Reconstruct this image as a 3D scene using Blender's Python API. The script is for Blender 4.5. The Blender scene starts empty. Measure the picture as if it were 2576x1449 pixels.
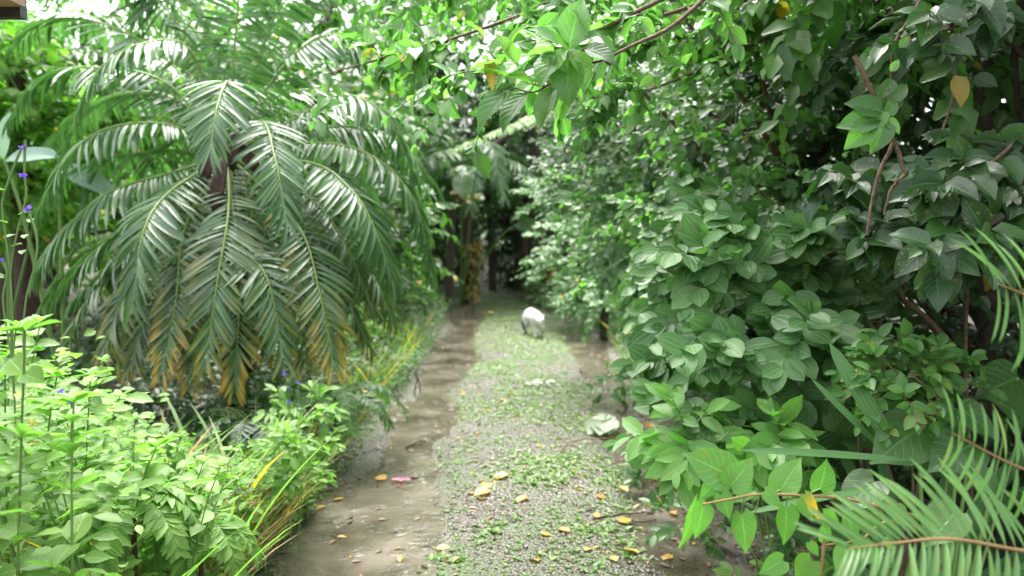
import bpy, math, random
import numpy as np
from mathutils import Vector, Matrix

random.seed(7)
RNG = np.random.default_rng(11)
S = bpy.context.scene
COL = S.collection
R = math.radians

# ------------------------------------------------------------------ camera, sky, sun, exposure
CAM_H, FD, PITCH = 1.4, 2003.0, R(4.98)
cam_d = bpy.data.cameras.new("camera")
cam_d.lens = 28.0
cam_d.sensor_width = 36.0
cam_d.clip_start = 0.05
cam_d.clip_end = 600
cam_d.dof.use_dof = True
cam_d.dof.focus_distance = 2.3
cam_d.dof.aperture_fstop = 2.5
cam = bpy.data.objects.new("camera", cam_d)
cam.location = (0, 0, CAM_H)
cam.rotation_euler = (R(90) - PITCH, 0, 0)
COL.objects.link(cam)
S.camera = cam

SUN_EL, SUN_AZ = R(64), R(345)
world = bpy.data.worlds.new("World")
S.world = world
world.use_nodes = True
wn, wl = world.node_tree.nodes, world.node_tree.links
sky = wn.new("ShaderNodeTexSky")
sky.sky_type = 'NISHITA'
sky.sun_disc = False
sky.sun_elevation = SUN_EL
sky.sun_rotation = SUN_AZ
sky.dust_density = 6.0
sky.air_density = 1.2
sky.ozone_density = 1.0
hs = wn.new("ShaderNodeHueSaturation")
hs.inputs['Saturation'].default_value = 0.3
wl.new(sky.outputs[0], hs.inputs['Color'])
wl.new(hs.outputs[0], wn['Background'].inputs['Color'])
wn['Background'].inputs['Strength'].default_value = 0.15

sun_d = bpy.data.lights.new("sun", 'SUN')
sun_d.energy = 1.0
sun_d.angle = R(40)
sun_d.color = (1.0, 0.97, 0.92)
sun = bpy.data.objects.new("sun", sun_d)
_sd = Vector((math.sin(SUN_AZ) * math.cos(SUN_EL), math.cos(SUN_AZ) * math.cos(SUN_EL), math.sin(SUN_EL)))
sun.rotation_euler = _sd.to_track_quat('Z', 'Y').to_euler()
sun.location = (-4, 2, 12)
COL.objects.link(sun)

S.view_settings.view_transform = 'Standard'
S.view_settings.look = 'None'
S.view_settings.gamma = 1
S.view_settings.use_curve_mapping = False
S.view_settings.exposure = 2.45
S.cycles.max_bounces = 7
S.cycles.diffuse_bounces = 4
S.cycles.glossy_bounces = 2
S.cycles.transmission_bounces = 4
S.cycles.use_denoising = True

# ------------------------------------------------------------------ placing helpers
CP, SP = math.cos(PITCH), math.sin(PITCH)
def P(u, v, d):
    """world point seen at (u, v) of a 2576 x 1449 view, d metres in front of the camera"""
    x, y = (u - 1288) / FD, (724.5 - v) / FD
    return np.array([x * d, d * (CP + y * SP), CAM_H + d * (y * CP - SP)])
def G(u, v, z=0.0):
    x, y = (u - 1288) / FD, (724.5 - v) / FD
    dz = y * CP - SP
    d = (z - CAM_H) / dz
    return P(u, v, d)
def project(Q):
    Q = np.asarray(Q) - np.array([0, 0, CAM_H])
    dep = Q[:, 1] * CP - Q[:, 2] * SP
    up = Q[:, 1] * SP + Q[:, 2] * CP
    dd = np.maximum(dep, 1e-3)
    return 1288 + FD * Q[:, 0] / dd, 724.5 - FD * up / dd, dep
def nrm(a):
    a = np.asarray(a, float)
    return a / np.maximum(np.linalg.norm(a, axis=-1, keepdims=True), 1e-9)
def rnd(n, k=3):
    return RNG.normal(size=(n, k))

# ------------------------------------------------------------------ mesh helpers
def make_mesh(name, V, F, mat, uv=None, attrs=None, smooth=True):
    V = np.asarray(V, np.float32); F = np.asarray(F, np.int32)
    me = bpy.data.meshes.new(name)
    me.vertices.add(len(V)); me.vertices.foreach_set('co', V.ravel())
    k = F.shape[1]
    me.loops.add(F.size); me.loops.foreach_set('vertex_index', F.ravel())
    me.polygons.add(len(F))
    me.polygons.foreach_set('loop_start', np.arange(0, F.size, k, dtype=np.int32))
    me.update(calc_edges=True)
    if smooth:
        me.polygons.foreach_set('use_smooth', np.ones(len(F), bool))
    if uv is not None:
        ul = me.uv_layers.new(name='UVMap')
        ul.data.foreach_set('uv', np.asarray(uv, np.float32)[F.ravel()].ravel())
    if attrs:
        for an, av in attrs.items():
            at = me.attributes.new(an, 'FLOAT', 'POINT')
            at.data.foreach_set('value', np.asarray(av, np.float32))
    me.materials.append(mat)
    return me
def link(name, me, parent=None, loc=None):
    o = bpy.data.objects.new(name, me)
    COL.objects.link(o)
    if parent is not None: o.parent = parent
    if loc is not None: o.location = loc
    return o
def tag(o, label=None, cat=None, group=None, kind=None):
    if label: o['label'] = label
    if cat: o['category'] = cat
    if group: o['group'] = group
    if kind: o['kind'] = kind
    return o
def thing(name, loc, label, cat, group=None):
    o = bpy.data.objects.new(name, None)
    o.empty_display_size = 0.1
    o.location = Vector([float(c) for c in loc])
    COL.objects.link(o)
    return tag(o, label, cat, group)
def ns(base):  # copied trees
    return base

def tubes(paths, sides=5):
    """paths: list of (pts Nx3, radii N) -> V, F"""
    Vs, Fs, off = [], [], 0
    a = np.linspace(0, 2 * np.pi, sides, endpoint=False)
    ca, sa = np.cos(a), np.sin(a)
    for pts, rad in paths:
        pts = np.asarray(pts, float); n = len(pts)
        rad = np.broadcast_to(np.asarray(rad, float), (n,))
        T = nrm(np.gradient(pts, axis=0))
        ref = np.array([0.31, 0.17, 0.93]) if abs(T[0][2]) < 0.8 else np.array([0.93, 0.2, 0.31])
        A = nrm(np.cross(T, ref)); B = np.cross(T, A)
        ring = pts[:, None, :] + rad[:, None, None] * (ca[None, :, None] * A[:, None, :] + sa[None, :, None] * B[:, None, :])
        Vs.append(ring.reshape(-1, 3))
        i = np.arange(n - 1)[:, None] * sides; j = np.arange(sides)[None, :]; j2 = (j + 1) % sides
        Fs.append(np.stack([i + j, i + j2, i + sides + j2, i + sides + j], -1).reshape(-1, 4) + off)
        off += n * sides
    return np.concatenate(Vs), np.concatenate(Fs)
def curve_pts(ctrl, n=12):
    """smooth curve through control points"""
    c = np.asarray(ctrl, float); m = len(c)
    if m == 2:
        t = np.linspace(0, 1, n)[:, None]; return c[0] * (1 - t) + c[1] * t
    e = np.vstack([2 * c[0] - c[1], c, 2 * c[-1] - c[-2]])
    out = []
    for t in np.linspace(0, m - 1 - 1e-6, n):
        i = int(t); f = t - i
        p0, p1, p2, p3 = e[i], e[i + 1], e[i + 2], e[i + 3]
        out.append(0.5 * ((2 * p1) + (-p0 + p2) * f + (2 * p0 - 5 * p1 + 4 * p2 - p3) * f * f + (-p0 + 3 * p1 - 3 * p2 + p3) * f ** 3))
    return np.array(out)

# ------------------------------------------------------------------ leaf shapes
def leaf_shape(rows, cols, width, fold=0.15, droop=0.15, belly=0.4, point=1.0, heart=0.0, wave=0.0, pleat=0.0, tipw=0.02):
    """unit leaf along +Y, normal +Z; (V, F, UV)"""
    V, UV = [], []
    for i in range(rows):
        t = i / (rows - 1)
        w = (t ** 0.62) * ((1 - t) ** point)
        tb = belly; wmax = (0.62 / (0.62 + point)) ** 0.62 * (point / (0.62 + point)) ** point
        w = w / wmax * width * 0.5
        if heart:
            w = width * 0.5 * float(np.interp(t, [0, .08, .2, .32, .45, .6, .72, .82, .91, 1], [.42, .80, .98, 1, .93, .74, .53, .32, .14, .02]))
        if i == 0 or i == rows - 1: w = max(w if heart and i == 0 else 0, tipw * width)
        for j in range(cols):
            s = 2 * j / (cols - 1) - 1
            x = s * w
            y = t - (heart * (abs(s) ** 1.3) * (1 - t) ** 3 if heart else 0)
            z = abs(s) * w * fold * 2 - droop * t * t + wave * width * math.sin(t * 9.5 + (1 if s > 0 else 0)) * abs(s)
            if pleat: z += pleat * width * math.cos(s * math.pi * 2) * w / (width * .5)
            V.append((x, y, z)); UV.append((0.5 + 0.5 * s, t))
    F = []
    for i in range(rows - 1):
        for j in range(cols - 1):
            a = i * cols + j
            F.append((a, a + 1, a + cols + 1, a + cols))
    return np.array(V), np.array(F), np.array(UV)

SH = {
    'ovate':   leaf_shape(6, 3, 0.62, fold=0.14, droop=0.16, point=0.85, wave=0.03),
    'ovate_b': leaf_shape(6, 5, 0.66, fold=0.20, droop=0.28, point=0.85, wave=0.06),
    'broad':   leaf_shape(7, 5, 0.70, fold=0.08, droop=0.12, point=0.62, pleat=0.03, wave=0.02),
    'heart':   leaf_shape(11, 5, 0.82, fold=0.10, droop=0.16, heart=0.16, point=1, wave=0.03),
    'lance':   leaf_shape(5, 3, 0.30, fold=0.2, droop=0.18, point=0.9),
    'ell':     leaf_shape(5, 3, 0.45, fold=0.15, droop=0.12, point=0.7),
    'mini':    leaf_shape(4, 3, 0.55, fold=0.15, droop=0.12, point=0.7),
    'quad':    leaf_shape(3, 3, 0.62, fold=0.2, droop=0.15, point=0.7, tipw=0.12),
    'strap':   leaf_shape(12, 3, 0.06, fold=0.25, droop=0.55, point=0.5),
    'blade':   leaf_shape(6, 3, 0.035, fold=0.3, droop=0.45, point=0.6),
    'leaflet': leaf_shape(6, 3, 0.085, fold=0.42, droop=0.20, point=0.62),
    'pinna':   leaf_shape(8, 5, 0.09, fold=0.16, droop=0.24, point=0.50, pleat=0.06),
    'big':     leaf_shape(9, 5, 0.42, fold=0.12, droop=0.3, point=0.7, wave=0.04),
}
LEAF_MESH = {}
def leaf_data(shape, mat, yel=None):
    k = (shape, mat.name, yel)
    if k not in LEAF_MESH:
        V, F, UV = SH[shape]
        LEAF_MESH[k] = make_mesh('leaf_' + shape, V, F, mat, UV, {'yel': np.full(len(V), yel or 0.0)})
    return LEAF_MESH[k]
def frames(dirs, normals):
    d = nrm(dirs)
    s = nrm(np.cross(d, normals)); n = np.cross(s, d)
    return np.stack([s, d, n], -1)          # N,3,3 columns
def leaf_cloud(name, L, shape, mat, parent=None, kind='stuff', loc=(0, 0, 0)):
    """L: dict pos, dir, nor, size (N or N,3), yel -> ONE mesh"""
    V, F, UV = SH[shape]
    n = len(L['pos'])
    if n == 0: return None
    M = frames(L['dir'], L['nor'])
    sz = np.asarray(L['size'], float)
    if sz.ndim == 1: sz = np.repeat(sz[:, None], 3, 1)
    VV = np.einsum('nij,nvj->nvi', M, V[None] * sz[:, None, :]) + (L['pos'] - np.asarray(loc))[:, None, :]
    FF = F[None] + (np.arange(n) * len(V))[:, None, None]
    at = {'yel': np.repeat(L.get('yel', np.zeros(n)), len(V))}
    me = make_mesh(name, VV.reshape(-1, 3), FF.reshape(-1, 4), mat, np.tile(UV, (n, 1)), at)
    o = link(name, me, parent)
    if kind: o['kind'] = kind
    return o
def leaf_singles(name, L, idx, shape, mat, parent, loc=(0, 0, 0), labels=None):
    M = frames(L['dir'], L['nor'])
    sz = np.asarray(L['size'], float)
    if sz.ndim == 1: sz = np.repeat(sz[:, None], 3, 1)
    yl = L.get('yel')
    for i in idx:
        y = round(float(yl[i]) * 4) / 4 if yl is not None else None
        o = bpy.data.objects.new(name, leaf_data(shape, mat, y))
        p = L['pos'][i] - np.asarray(loc)
        m = np.eye(4); m[:3, :3] = M[i] * sz[i][None, :]; m[:3, 3] = p
        o.parent = parent
        o.matrix_local = Matrix(m.tolist())
        COL.objects.link(o)
def visible_pick(L, k, minpx=22):
    u, v, d = project(L['pos'])
    sz = np.asarray(L['size']); sz = sz if sz.ndim == 1 else sz[:, 1]
    px = sz / np.maximum(d, .1) * FD
    ok = (d > 0.2) & (u > -20) & (u < 2596) & (v > -20) & (v < 1469) & (px > minpx)
    idx = np.where(ok)[0]
    idx = idx[np.argsort(d[idx])]
    seen, out = {}, []
    for i in idx:
        key = (int(u[i] // 34), int(v[i] // 34))
        c = seen.get(key, 0)
        if c < 2:
            out.append(i); seen[key] = c + 1
        if len(out) >= k * 3: break
    out = np.array(out, int)
    if len(out) > k: out = out[np.argsort(-px[out])[:k]]
    return out
def sub(L, idx):
    return {k: np.asarray(v)[idx] for k, v in L.items()}
def cat_L(Ls):
    keys = Ls[0].keys()
    return {k: np.concatenate([l[k] for l in Ls]) for k in keys}

def twig_leaves(O, D, length, k, size, droop=0.35, face=(0, -0.35, 0.9), spread=0.9, jitter=0.25, hang=0.2, pair=True, start=0.15):
    """leaves in pairs along N twigs. returns L and the twig polylines"""
    n = len(O)
    D = nrm(D); length = np.broadcast_to(length, (n,))
    t = np.linspace(start, 1.0, k)
    pts = O[:, None, :] + D[:, None, :] * (length[:, None] * t[None])[..., None]
    pts[..., 2] -= droop * length[:, None] * t[None] ** 2
    side = nrm(np.cross(D, np.array([0.05, 0.1, 1.0])))
    up2 = nrm(np.cross(side, D))
    tang = nrm(D[:, None, :] - np.array([0, 0, 1.0]) * (2 * droop * t)[None, :, None])
    pos, dr, nr, sz = [], [], [], []
    reps = (1, -1) if pair else (1,)
    for r_ in reps:
        for j in range(k):
            sg = r_ if pair else (1 if j % 2 else -1)
            alt = j % 2
            lat = side * sg if not alt or not pair else (up2 * sg * 0.55 + side * sg * 0.6)
            fwd = 0.45 + 1.1 * (t[j] ** 3)
            d = tang[:, j] * fwd + lat * spread * (1 - 0.55 * t[j] ** 3) + rnd(n) * jitter + np.array([0, 0, -hang])
            nn = np.array(face)[None] + D * 0.25 + rnd(n) * (jitter * 1.2)
            pos.append(pts[:, j]); dr.append(nrm(d)); nr.append(nrm(nn))
            s = RNG.uniform(size[0], size[1], n) * (0.75 + 0.35 * math.sin(math.pi * min(1, t[j] * 0.9 + .1)))
            if j == k - 1: s *= 0.7
            sz.append(s)
    L = {'pos': np.concatenate(pos), 'dir': np.concatenate(dr), 'nor': np.concatenate(nr), 'size': np.concatenate(sz)}
    L['yel'] = (RNG.random(len(L['size'])) < 0.004).astype(float)
    tp = [(np.vstack([O[i], pts[i, ::2] if k > 4 else pts[i]]), np.linspace(0.0028, 0.0012, 1 + len(pts[i, ::2] if k > 4 else pts[i]))) for i in range(n)]
    return L, tp
def in_ellipsoid(c, r, n, shell=0.55):
    d = nrm(rnd(n)); q = (shell + (1 - shell) * RNG.random(n)) if shell else RNG.random(n) ** (1 / 3)
    return np.asarray(c) + d * np.asarray(r) * q[:, None], d
def along(poly, n, jit):
    pts = curve_pts(poly, 40)
    i = RNG.uniform(2, 39, n); a = i.astype(int); f = (i - a)[:, None]
    b = np.minimum(a + 1, 39)
    T = nrm(pts[b] - pts[a] + 1e-6)
    return pts[a] * (1 - f) + pts[b] * f + rnd(n) * jit, T, i / 39

# ------------------------------------------------------------------ materials
def mat_new(name):
    m = bpy.data.materials.new(name); m.use_nodes = True
    return m, m.node_tree.nodes, m.node_tree.links, m.node_tree.nodes['Principled BSDF']
def mth(nd, lk, op, a, b=None, c=None, clamp=False):
    n = nd.new('ShaderNodeMath'); n.operation = op; n.use_clamp = clamp
    for i, x in enumerate((a, b, c)):
        if x is None: continue
        if isinstance(x, (int, float)): n.inputs[i].default_value = x
        else: lk.new(x, n.inputs[i])
    return n.outputs[0]
def mixc(nd, lk, f, a, b, mode='MIX'):
    n = nd.new('ShaderNodeMix'); n.data_type = 'RGBA'; n.blend_type = mode
    for s, x in ((n.inputs['Factor'], f), (n.inputs['A'], a), (n.inputs['B'], b)):
        if isinstance(x, (int, float)): s.default_value = x
        elif isinstance(x, tuple): s.default_value = (*x, 1) if len(x) == 3 else x
        else: lk.new(x, s)
    return n.outputs['Result']
def ramp(nd, lk, f, stops):
    n = nd.new('ShaderNodeValToRGB')
    e = n.color_ramp.elements
    while len(e) < len(stops): e.new(0.5)
    for i, (p, c) in enumerate(stops):
        e[i].position = p; e[i].color = (*c, 1) if len(c) == 3 else c
    lk.new(f, n.inputs[0]); return n.outputs[0]
def leaf_mat(name, cols, rough=0.34, tipy=None, spots_=True, trans=0.3, vein='mid', under=1.5, yellow=(0.62, 0.36, 0.03), edge=None, spec=0.5, tcol=(0.85, 1.2, 0.5), coat=0.0):
    """cols: 3 base colours dark / mid / light"""
    m, nd, lk, bs = mat_new(name)
    oi = nd.new('ShaderNodeObjectInfo'); ge = nd.new('ShaderNodeNewGeometry')
    r = mth(nd, lk, 'FRACT', mth(nd, lk, 'ADD', oi.outputs['Random'], ge.outputs['Random Per Island']))
    c = ramp(nd, lk, r, [(0.0, cols[0]), (0.5, cols[1]), (0.86, cols[2]), (1.0, cols[2])])
    uv = nd.new('ShaderNodeUVMap'); sx = nd.new('ShaderNodeSeparateXYZ'); lk.new(uv.outputs[0], sx.inputs[0])
    ax = mth(nd, lk, 'ABSOLUTE', mth(nd, lk, 'SUBTRACT', sx.outputs[0], 0.5))
    nz = nd.new('ShaderNodeTexNoise'); nz.inputs['Scale'].default_value = 16.0; nz.inputs['Detail'].default_value = 3
    lk.new(ge.outputs['Position'], nz.inputs['Vector'])
    c = mixc(nd, lk, mth(nd, lk, 'MULTIPLY', nz.outputs[0], 0.5), c, cols[0])
    if spots_:
        sn = nd.new('ShaderNodeTexNoise'); sn.inputs['Scale'].default_value = 95.0; sn.inputs['Detail'].default_value = 2; lk.new(ge.outputs['Position'], sn.inputs['Vector'])
        old = mth(nd, lk, 'GREATER_THAN', mth(nd, lk, 'FRACT', mth(nd, lk, 'MULTIPLY', r, 7.3)), 0.6)
        c = mixc(nd, lk, mth(nd, lk, 'MULTIPLY', mth(nd, lk, 'MULTIPLY', mth(nd, lk, 'SUBTRACT', sn.outputs[0], 0.60, clamp=True), 9.0, clamp=True), old), c, (0.20, 0.17, 0.05))
    if vein in ('mid', 'side', 'par'):
        mid = mth(nd, lk, 'SUBTRACT', 1.0, mth(nd, lk, 'DIVIDE', ax, 0.035), clamp=True)
        v = mid
        if vein == 'side':
            w = mth(nd, lk, 'SUBTRACT', mth(nd, lk, 'MULTIPLY', sx.outputs[1], 7.0), mth(nd, lk, 'MULTIPLY', ax, 5.0))
            w = mth(nd, lk, 'ABSOLUTE', mth(nd, lk, 'SUBTRACT', mth(nd, lk, 'FRACT', w), 0.5))
            sd = mth(nd, lk, 'MULTIPLY', mth(nd, lk, 'SUBTRACT', 1.0, mth(nd, lk, 'DIVIDE', w, 0.10), clamp=True), 0.5)
            v = mth(nd, lk, 'MAXIMUM', mid, sd)
        if vein == 'par':
            w = mth(nd, lk, 'ABSOLUTE', mth(nd, lk, 'SUBTRACT', ax, 0.24))
            sd = mth(nd, lk, 'MULTIPLY', mth(nd, lk, 'SUBTRACT', 1.0, mth(nd, lk, 'DIVIDE', w, 0.03), clamp=True), 0.9)
            v = mth(nd, lk, 'MAXIMUM', mid, sd)
        lt = tuple(min(1, x * 1.9 + 0.02) for x in cols[2])
        c = mixc(nd, lk, mth(nd, lk, 'MULTIPLY', v, 0.45), c, lt)
        bp = nd.new('ShaderNodeBump'); bp.inputs['Strength'].default_value = 0.35; bp.inputs['Distance'].default_value = 0.004
        bp.invert = True
        lk.new(v, bp.inputs['Height']); lk.new(bp.outputs[0], bs.inputs['Normal'])
    if edge:
        e = mth(nd, lk, 'MULTIPLY', mth(nd, lk, 'SUBTRACT', mth(nd, lk, 'MULTIPLY', ax, 2.0), 0.6, clamp=True), 2.0, clamp=True)
        hi = mth(nd, lk, 'GREATER_THAN', r, 0.82)
        c = mixc(nd, lk, mth(nd, lk, 'MULTIPLY', e, hi), c, edge)
    at = nd.new('ShaderNodeAttribute'); at.attribute_name = 'yel'
    # yellowing creeps in from the leaf tip
    ya = mth(nd, lk, 'MULTIPLY', at.outputs['Fac'], mth(nd, lk, 'ADD', mth(nd, lk, 'MULTIPLY', sx.outputs[1], tipy[0] if tipy else 1.5), tipy[1] if tipy else 0.15, clamp=True))
    ya = mth(nd, lk, 'ADD', ya, mth(nd, lk, 'MULTIPLY', mth(nd, lk, 'SUBTRACT', nz.outputs[0], 0.5), at.outputs['Fac']), clamp=True)
    yc = mixc(nd, lk, mth(nd, lk, 'POWER', sx.outputs[1], 3.0), yellow, tuple(x * 0.6 + 0.05 for x in (yellow[0], yellow[1] * .65, yellow[2])))
    c = mixc(nd, lk, ya, c, yc)
    c = mixc(nd, lk, mth(nd, lk, 'MULTIPLY', ge.outputs['Backfacing'], 0.5), c, mixc(nd, lk, 1.0, c, (under, under, under * 1.1), 'MULTIPLY'))
    lk.new(c, bs.inputs['Base Color'])
    bs.inputs['Roughness'].default_value = rough
    bs.inputs['Specular IOR Level'].default_value = spec
    if coat:
        bs.inputs['Coat Weight'].default_value = coat; bs.inputs['Coat Roughness'].default_value = 0.12
    tr = nd.new('ShaderNodeBsdfTranslucent')
    lk.new(mixc(nd, lk, 1.0, c, tuple(x * 1.6 for x in tcol), 'MULTIPLY'), tr.inputs['Color'])
    mx = nd.new('ShaderNodeMixShader'); mx.inputs[0].default_value = trans
    lk.new(bs.outputs[0], mx.inputs[1]); lk.new(tr.outputs[0], mx.inputs[2])
    lk.new(mx.outputs[0], nd['Material Output'].inputs['Surface'])
    return m
def bark_mat(name, a, b, scale=30, rough=0.8):
    m, nd, lk, bs = mat_new(name)
    tc = nd.new('ShaderNodeTexCoord')
    n = nd.new('ShaderNodeTexNoise'); n.inputs['Scale'].default_value = scale; n.inputs['Detail'].default_value = 5
    lk.new(tc.outputs['Object'], n.inputs['Vector'])
    lk.new(ramp(nd, lk, n.outputs[0], [(0.3, a), (0.7, b)]), bs.inputs['Base Color'])
    bp = nd.new('ShaderNodeBump'); bp.inputs['Strength'].default_value = 0.6; bp.inputs['Distance'].default_value = 0.01
    lk.new(n.outputs[0], bp.inputs['Height']); lk.new(bp.outputs[0], bs.inputs['Normal'])
    bs.inputs['Roughness'].default_value = rough
    return m
def flat_mat(name, c, rough=0.5, trans=0.0):
    m, nd, lk, bs = mat_new(name)
    n = nd.new('ShaderNodeTexNoise'); n.inputs['Scale'].default_value = 40
    lk.new(mixc(nd, lk, n.outputs[0], tuple(x * 0.75 for x in c), tuple(min(1, x * 1.2) for x in c)), bs.inputs['Base Color'])
    bs.inputs['Roughness'].default_value = rough
    if trans:
        tr = nd.new('ShaderNodeBsdfTranslucent'); tr.inputs[0].default_value = (*c, 1)
        mx = nd.new('ShaderNodeMixShader'); mx.inputs[0].default_value = trans
        lk.new(bs.outputs[0], mx.inputs[1]); lk.new(tr.outputs[0], mx.inputs[2]); lk.new(mx.outputs[0], nd['Material Output'].inputs['Surface'])
    return m

M = {}
M['palm'] = leaf_mat('palm_leaflet', [(0.046, 0.11, 0.038), (0.07, 0.16, 0.052), (0.105, 0.215, 0.068)], rough=0.36, trans=0.22, coat=0.25, vein='mid', yellow=(0.66, 0.44, 0.06), spec=0.8, tipy=(2.6, -0.75))
M['pinna'] = leaf_mat('pleated_leaflet', [(0.07, 0.16, 0.04), (0.10, 0.21, 0.055), (0.13, 0.26, 0.07)], rough=0.36, trans=0.28, vein='par', yellow=(0.5, 0.5, 0.05))
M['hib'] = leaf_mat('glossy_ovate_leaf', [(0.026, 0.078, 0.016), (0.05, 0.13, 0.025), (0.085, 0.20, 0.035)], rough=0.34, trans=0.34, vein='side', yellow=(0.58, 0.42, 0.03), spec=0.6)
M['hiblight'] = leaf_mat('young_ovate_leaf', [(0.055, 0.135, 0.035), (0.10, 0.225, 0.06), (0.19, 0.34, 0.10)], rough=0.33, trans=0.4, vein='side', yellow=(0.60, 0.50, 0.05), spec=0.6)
M['hibshade'] = leaf_mat('shaded_ovate_leaf', [(0.016, 0.052, 0.014), (0.030, 0.085, 0.021), (0.058, 0.14, 0.032)], rough=0.36, trans=0.25, vein='side', yellow=(0.58, 0.42, 0.03), spec=0.55)  # ovate leaf colours darkened to stand in for shade at the upper right
M['mela'] = leaf_mat('velvet_leaf', [(0.065, 0.15, 0.05), (0.10, 0.21, 0.07), (0.15, 0.28, 0.10)], rough=0.42, trans=0.22, vein='par', spec=0.4, under=2.0)
M['small'] = leaf_mat('small_leaf', [(0.05, 0.115, 0.035), (0.08, 0.175, 0.05), (0.13, 0.25, 0.075)], rough=0.40, trans=0.3, vein='none', spec=0.45)
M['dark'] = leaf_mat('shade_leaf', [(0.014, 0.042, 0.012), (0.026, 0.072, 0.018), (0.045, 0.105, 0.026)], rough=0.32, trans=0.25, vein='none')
M['weed'] = leaf_mat('weed_leaf', [(0.09, 0.19, 0.04), (0.15, 0.275, 0.06), (0.23, 0.365, 0.095)], rough=0.45, trans=0.36, spec=.35, vein='side', yellow=(0.7, 0.5, 0.08))
M['moss_weed'] = leaf_mat('track_weed_leaf', [(0.09, 0.16, 0.04), (0.14, 0.24, 0.06), (0.21, 0.33, 0.09)], rough=0.4, trans=0.3, vein='none', yellow=(0.4, 0.3, 0.08))
M['lime'] = leaf_mat('lime_leaf', [(0.09, 0.19, 0.03), (0.15, 0.30, 0.045), (0.25, 0.42, 0.07)], rough=0.4, trans=0.5, vein='none')
M['heart'] = leaf_mat('heart_leaf', [(0.09, 0.22, 0.045), (0.12, 0.28, 0.055), (0.17, 0.35, 0.07)], rough=0.4, trans=0.36, vein='side', yellow=(0.85, 0.42, 0.02))
M['grass'] = leaf_mat('grass_blade', [(0.10, 0.19, 0.045), (0.18, 0.28, 0.07), (0.30, 0.36, 0.14)], rough=0.4, trans=0.35, vein='none')
M['strap'] = leaf_mat('strap_leaf', [(0.06, 0.15, 0.05), (0.08, 0.20, 0.06), (0.12, 0.26, 0.08)], rough=0.33, trans=0.2, vein='par')
M['croton'] = leaf_mat('red_edged_leaf', [(0.05, 0.15, 0.03), (0.08, 0.21, 0.04), (0.13, 0.28, 0.055)], rough=0.3, spots_=False, trans=0.3, vein='side', edge=(0.32, 0.05, 0.06))
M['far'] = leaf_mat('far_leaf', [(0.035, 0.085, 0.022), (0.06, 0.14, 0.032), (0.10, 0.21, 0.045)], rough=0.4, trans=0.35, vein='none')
M['gold'] = leaf_mat('golden_leaf', [(0.10, 0.14, 0.03), (0.24, 0.18, 0.035), (0.34, 0.20, 0.045)], rough=0.4, trans=0.3, vein='none')
M['blue'] = leaf_mat('pale_leaf', [(0.20, 0.30, 0.24), (0.26, 0.38, 0.30), (0.3, 0.42, 0.34)], rough=0.28, trans=0.2, vein='mid')
M['fallen'] = leaf_mat('fallen_leaf', [(0.36, 0.16, 0.03), (0.55, 0.30, 0.05), (0.62, 0.40, 0.12)], rough=0.4, trans=0.15, vein='side')
M['fallenpale'] = leaf_mat('fallen_pale_leaf', [(0.24, 0.30, 0.20), (0.30, 0.36, 0.25), (0.35, 0.41, 0.30)], rough=0.6, trans=0.1, vein='par')
M['litter'] = leaf_mat('litter_leaf', [(0.06, 0.035, 0.02), (0.14, 0.07, 0.035), (0.30, 0.16, 0.07)], rough=0.45, trans=0.05, vein='mid')
M['bark'] = bark_mat('grey_brown_bark', (0.022, 0.016, 0.011), (0.07, 0.05, 0.035))
M['twig'] = bark_mat('brown_twig', (0.06, 0.035, 0.022), (0.16, 0.10, 0.06), 60)
M['green_stem'] = flat_mat('green_stem', (0.12, 0.22, 0.05), 0.45)
M['rachis'] = flat_mat('palm_midrib', (0.17, 0.27, 0.05), 0.35)
M['orange_stem'] = flat_mat('orange_midrib', (0.27, 0.16, 0.065), 0.5)
M['palm_trunk'] = bark_mat('palm_fibre', (0.03, 0.016, 0.011), (0.09, 0.045, 0.03), 45)
M['spathe'] = bark_mat('brown_spathe', (0.04, 0.017, 0.016), (0.11, 0.05, 0.042), 22, 0.5)
M['moss'] = flat_mat('moss_flower', (0.22, 0.27, 0.07), 0.7)
M['purple'] = flat_mat('purple_petal', (0.22, 0.12, 0.70), 0.6, 0.3)
M['pink'] = flat_mat('pink_petal', (0.85, 0.22, 0.34), 0.5, 0.3)
M['stone'] = bark_mat('wet_stone', (0.10, 0.10, 0.08), (0.22, 0.22, 0.18), 14, 0.45)
M['dark_twig'] = bark_mat('dark_twig', (0.03, 0.018, 0.012), (0.09, 0.05, 0.03), 60)

# ------------------------------------------------------------------ ground and path
def path_centre(y):
    return 0.10 - 0.055 * np.maximum(0, y - 10.5) ** 1.9
def ground_mat():
    m, nd, lk, bs = mat_new('leaf_mould_soil')
    tc = nd.new('ShaderNodeTexCoord')
    n = nd.new('ShaderNodeTexNoise'); n.inputs['Scale'].default_value = 6; n.inputs['Detail'].default_value = 8
    lk.new(tc.outputs['Object'], n.inputs['Vector'])
    lk.new(ramp(nd, lk, n.outputs[0], [(0.3, (0.02, 0.018, 0.010)), (0.5, (0.045, 0.04, 0.018)), (0.7, (0.05, 0.075, 0.02))]), bs.inputs['Base Color'])
    bp = nd.new('ShaderNodeBump'); bp.inputs['Strength'].default_value = 0.8; bp.inputs['Distance'].default_value = 0.03
    lk.new(n.outputs[0], bp.inputs['Height']); lk.new(bp.outputs[0], bs.inputs['Normal'])
    bs.inputs['Roughness'].default_value = 0.9
    return m
def hill(x, y):
    h = np.zeros_like(x)
    h += 2.2 * (1 / (1 + np.exp(-(y - 34) / 4)))
    h += 1.2 * (1 / (1 + np.exp(-(np.abs(x) - 22) / 4)))
    return h
gx = np.concatenate([np.linspace(-150, -12, 24), np.linspace(-11, 11, 60), np.linspace(12, 150, 24)])
gy = np.concatenate([np.linspace(-60, -4, 14), np.linspace(-3, 24, 80), np.linspace(25, 180, 40)])
X, Y = np.meshgrid(gx, gy)
pc = path_centre(Y)
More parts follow.
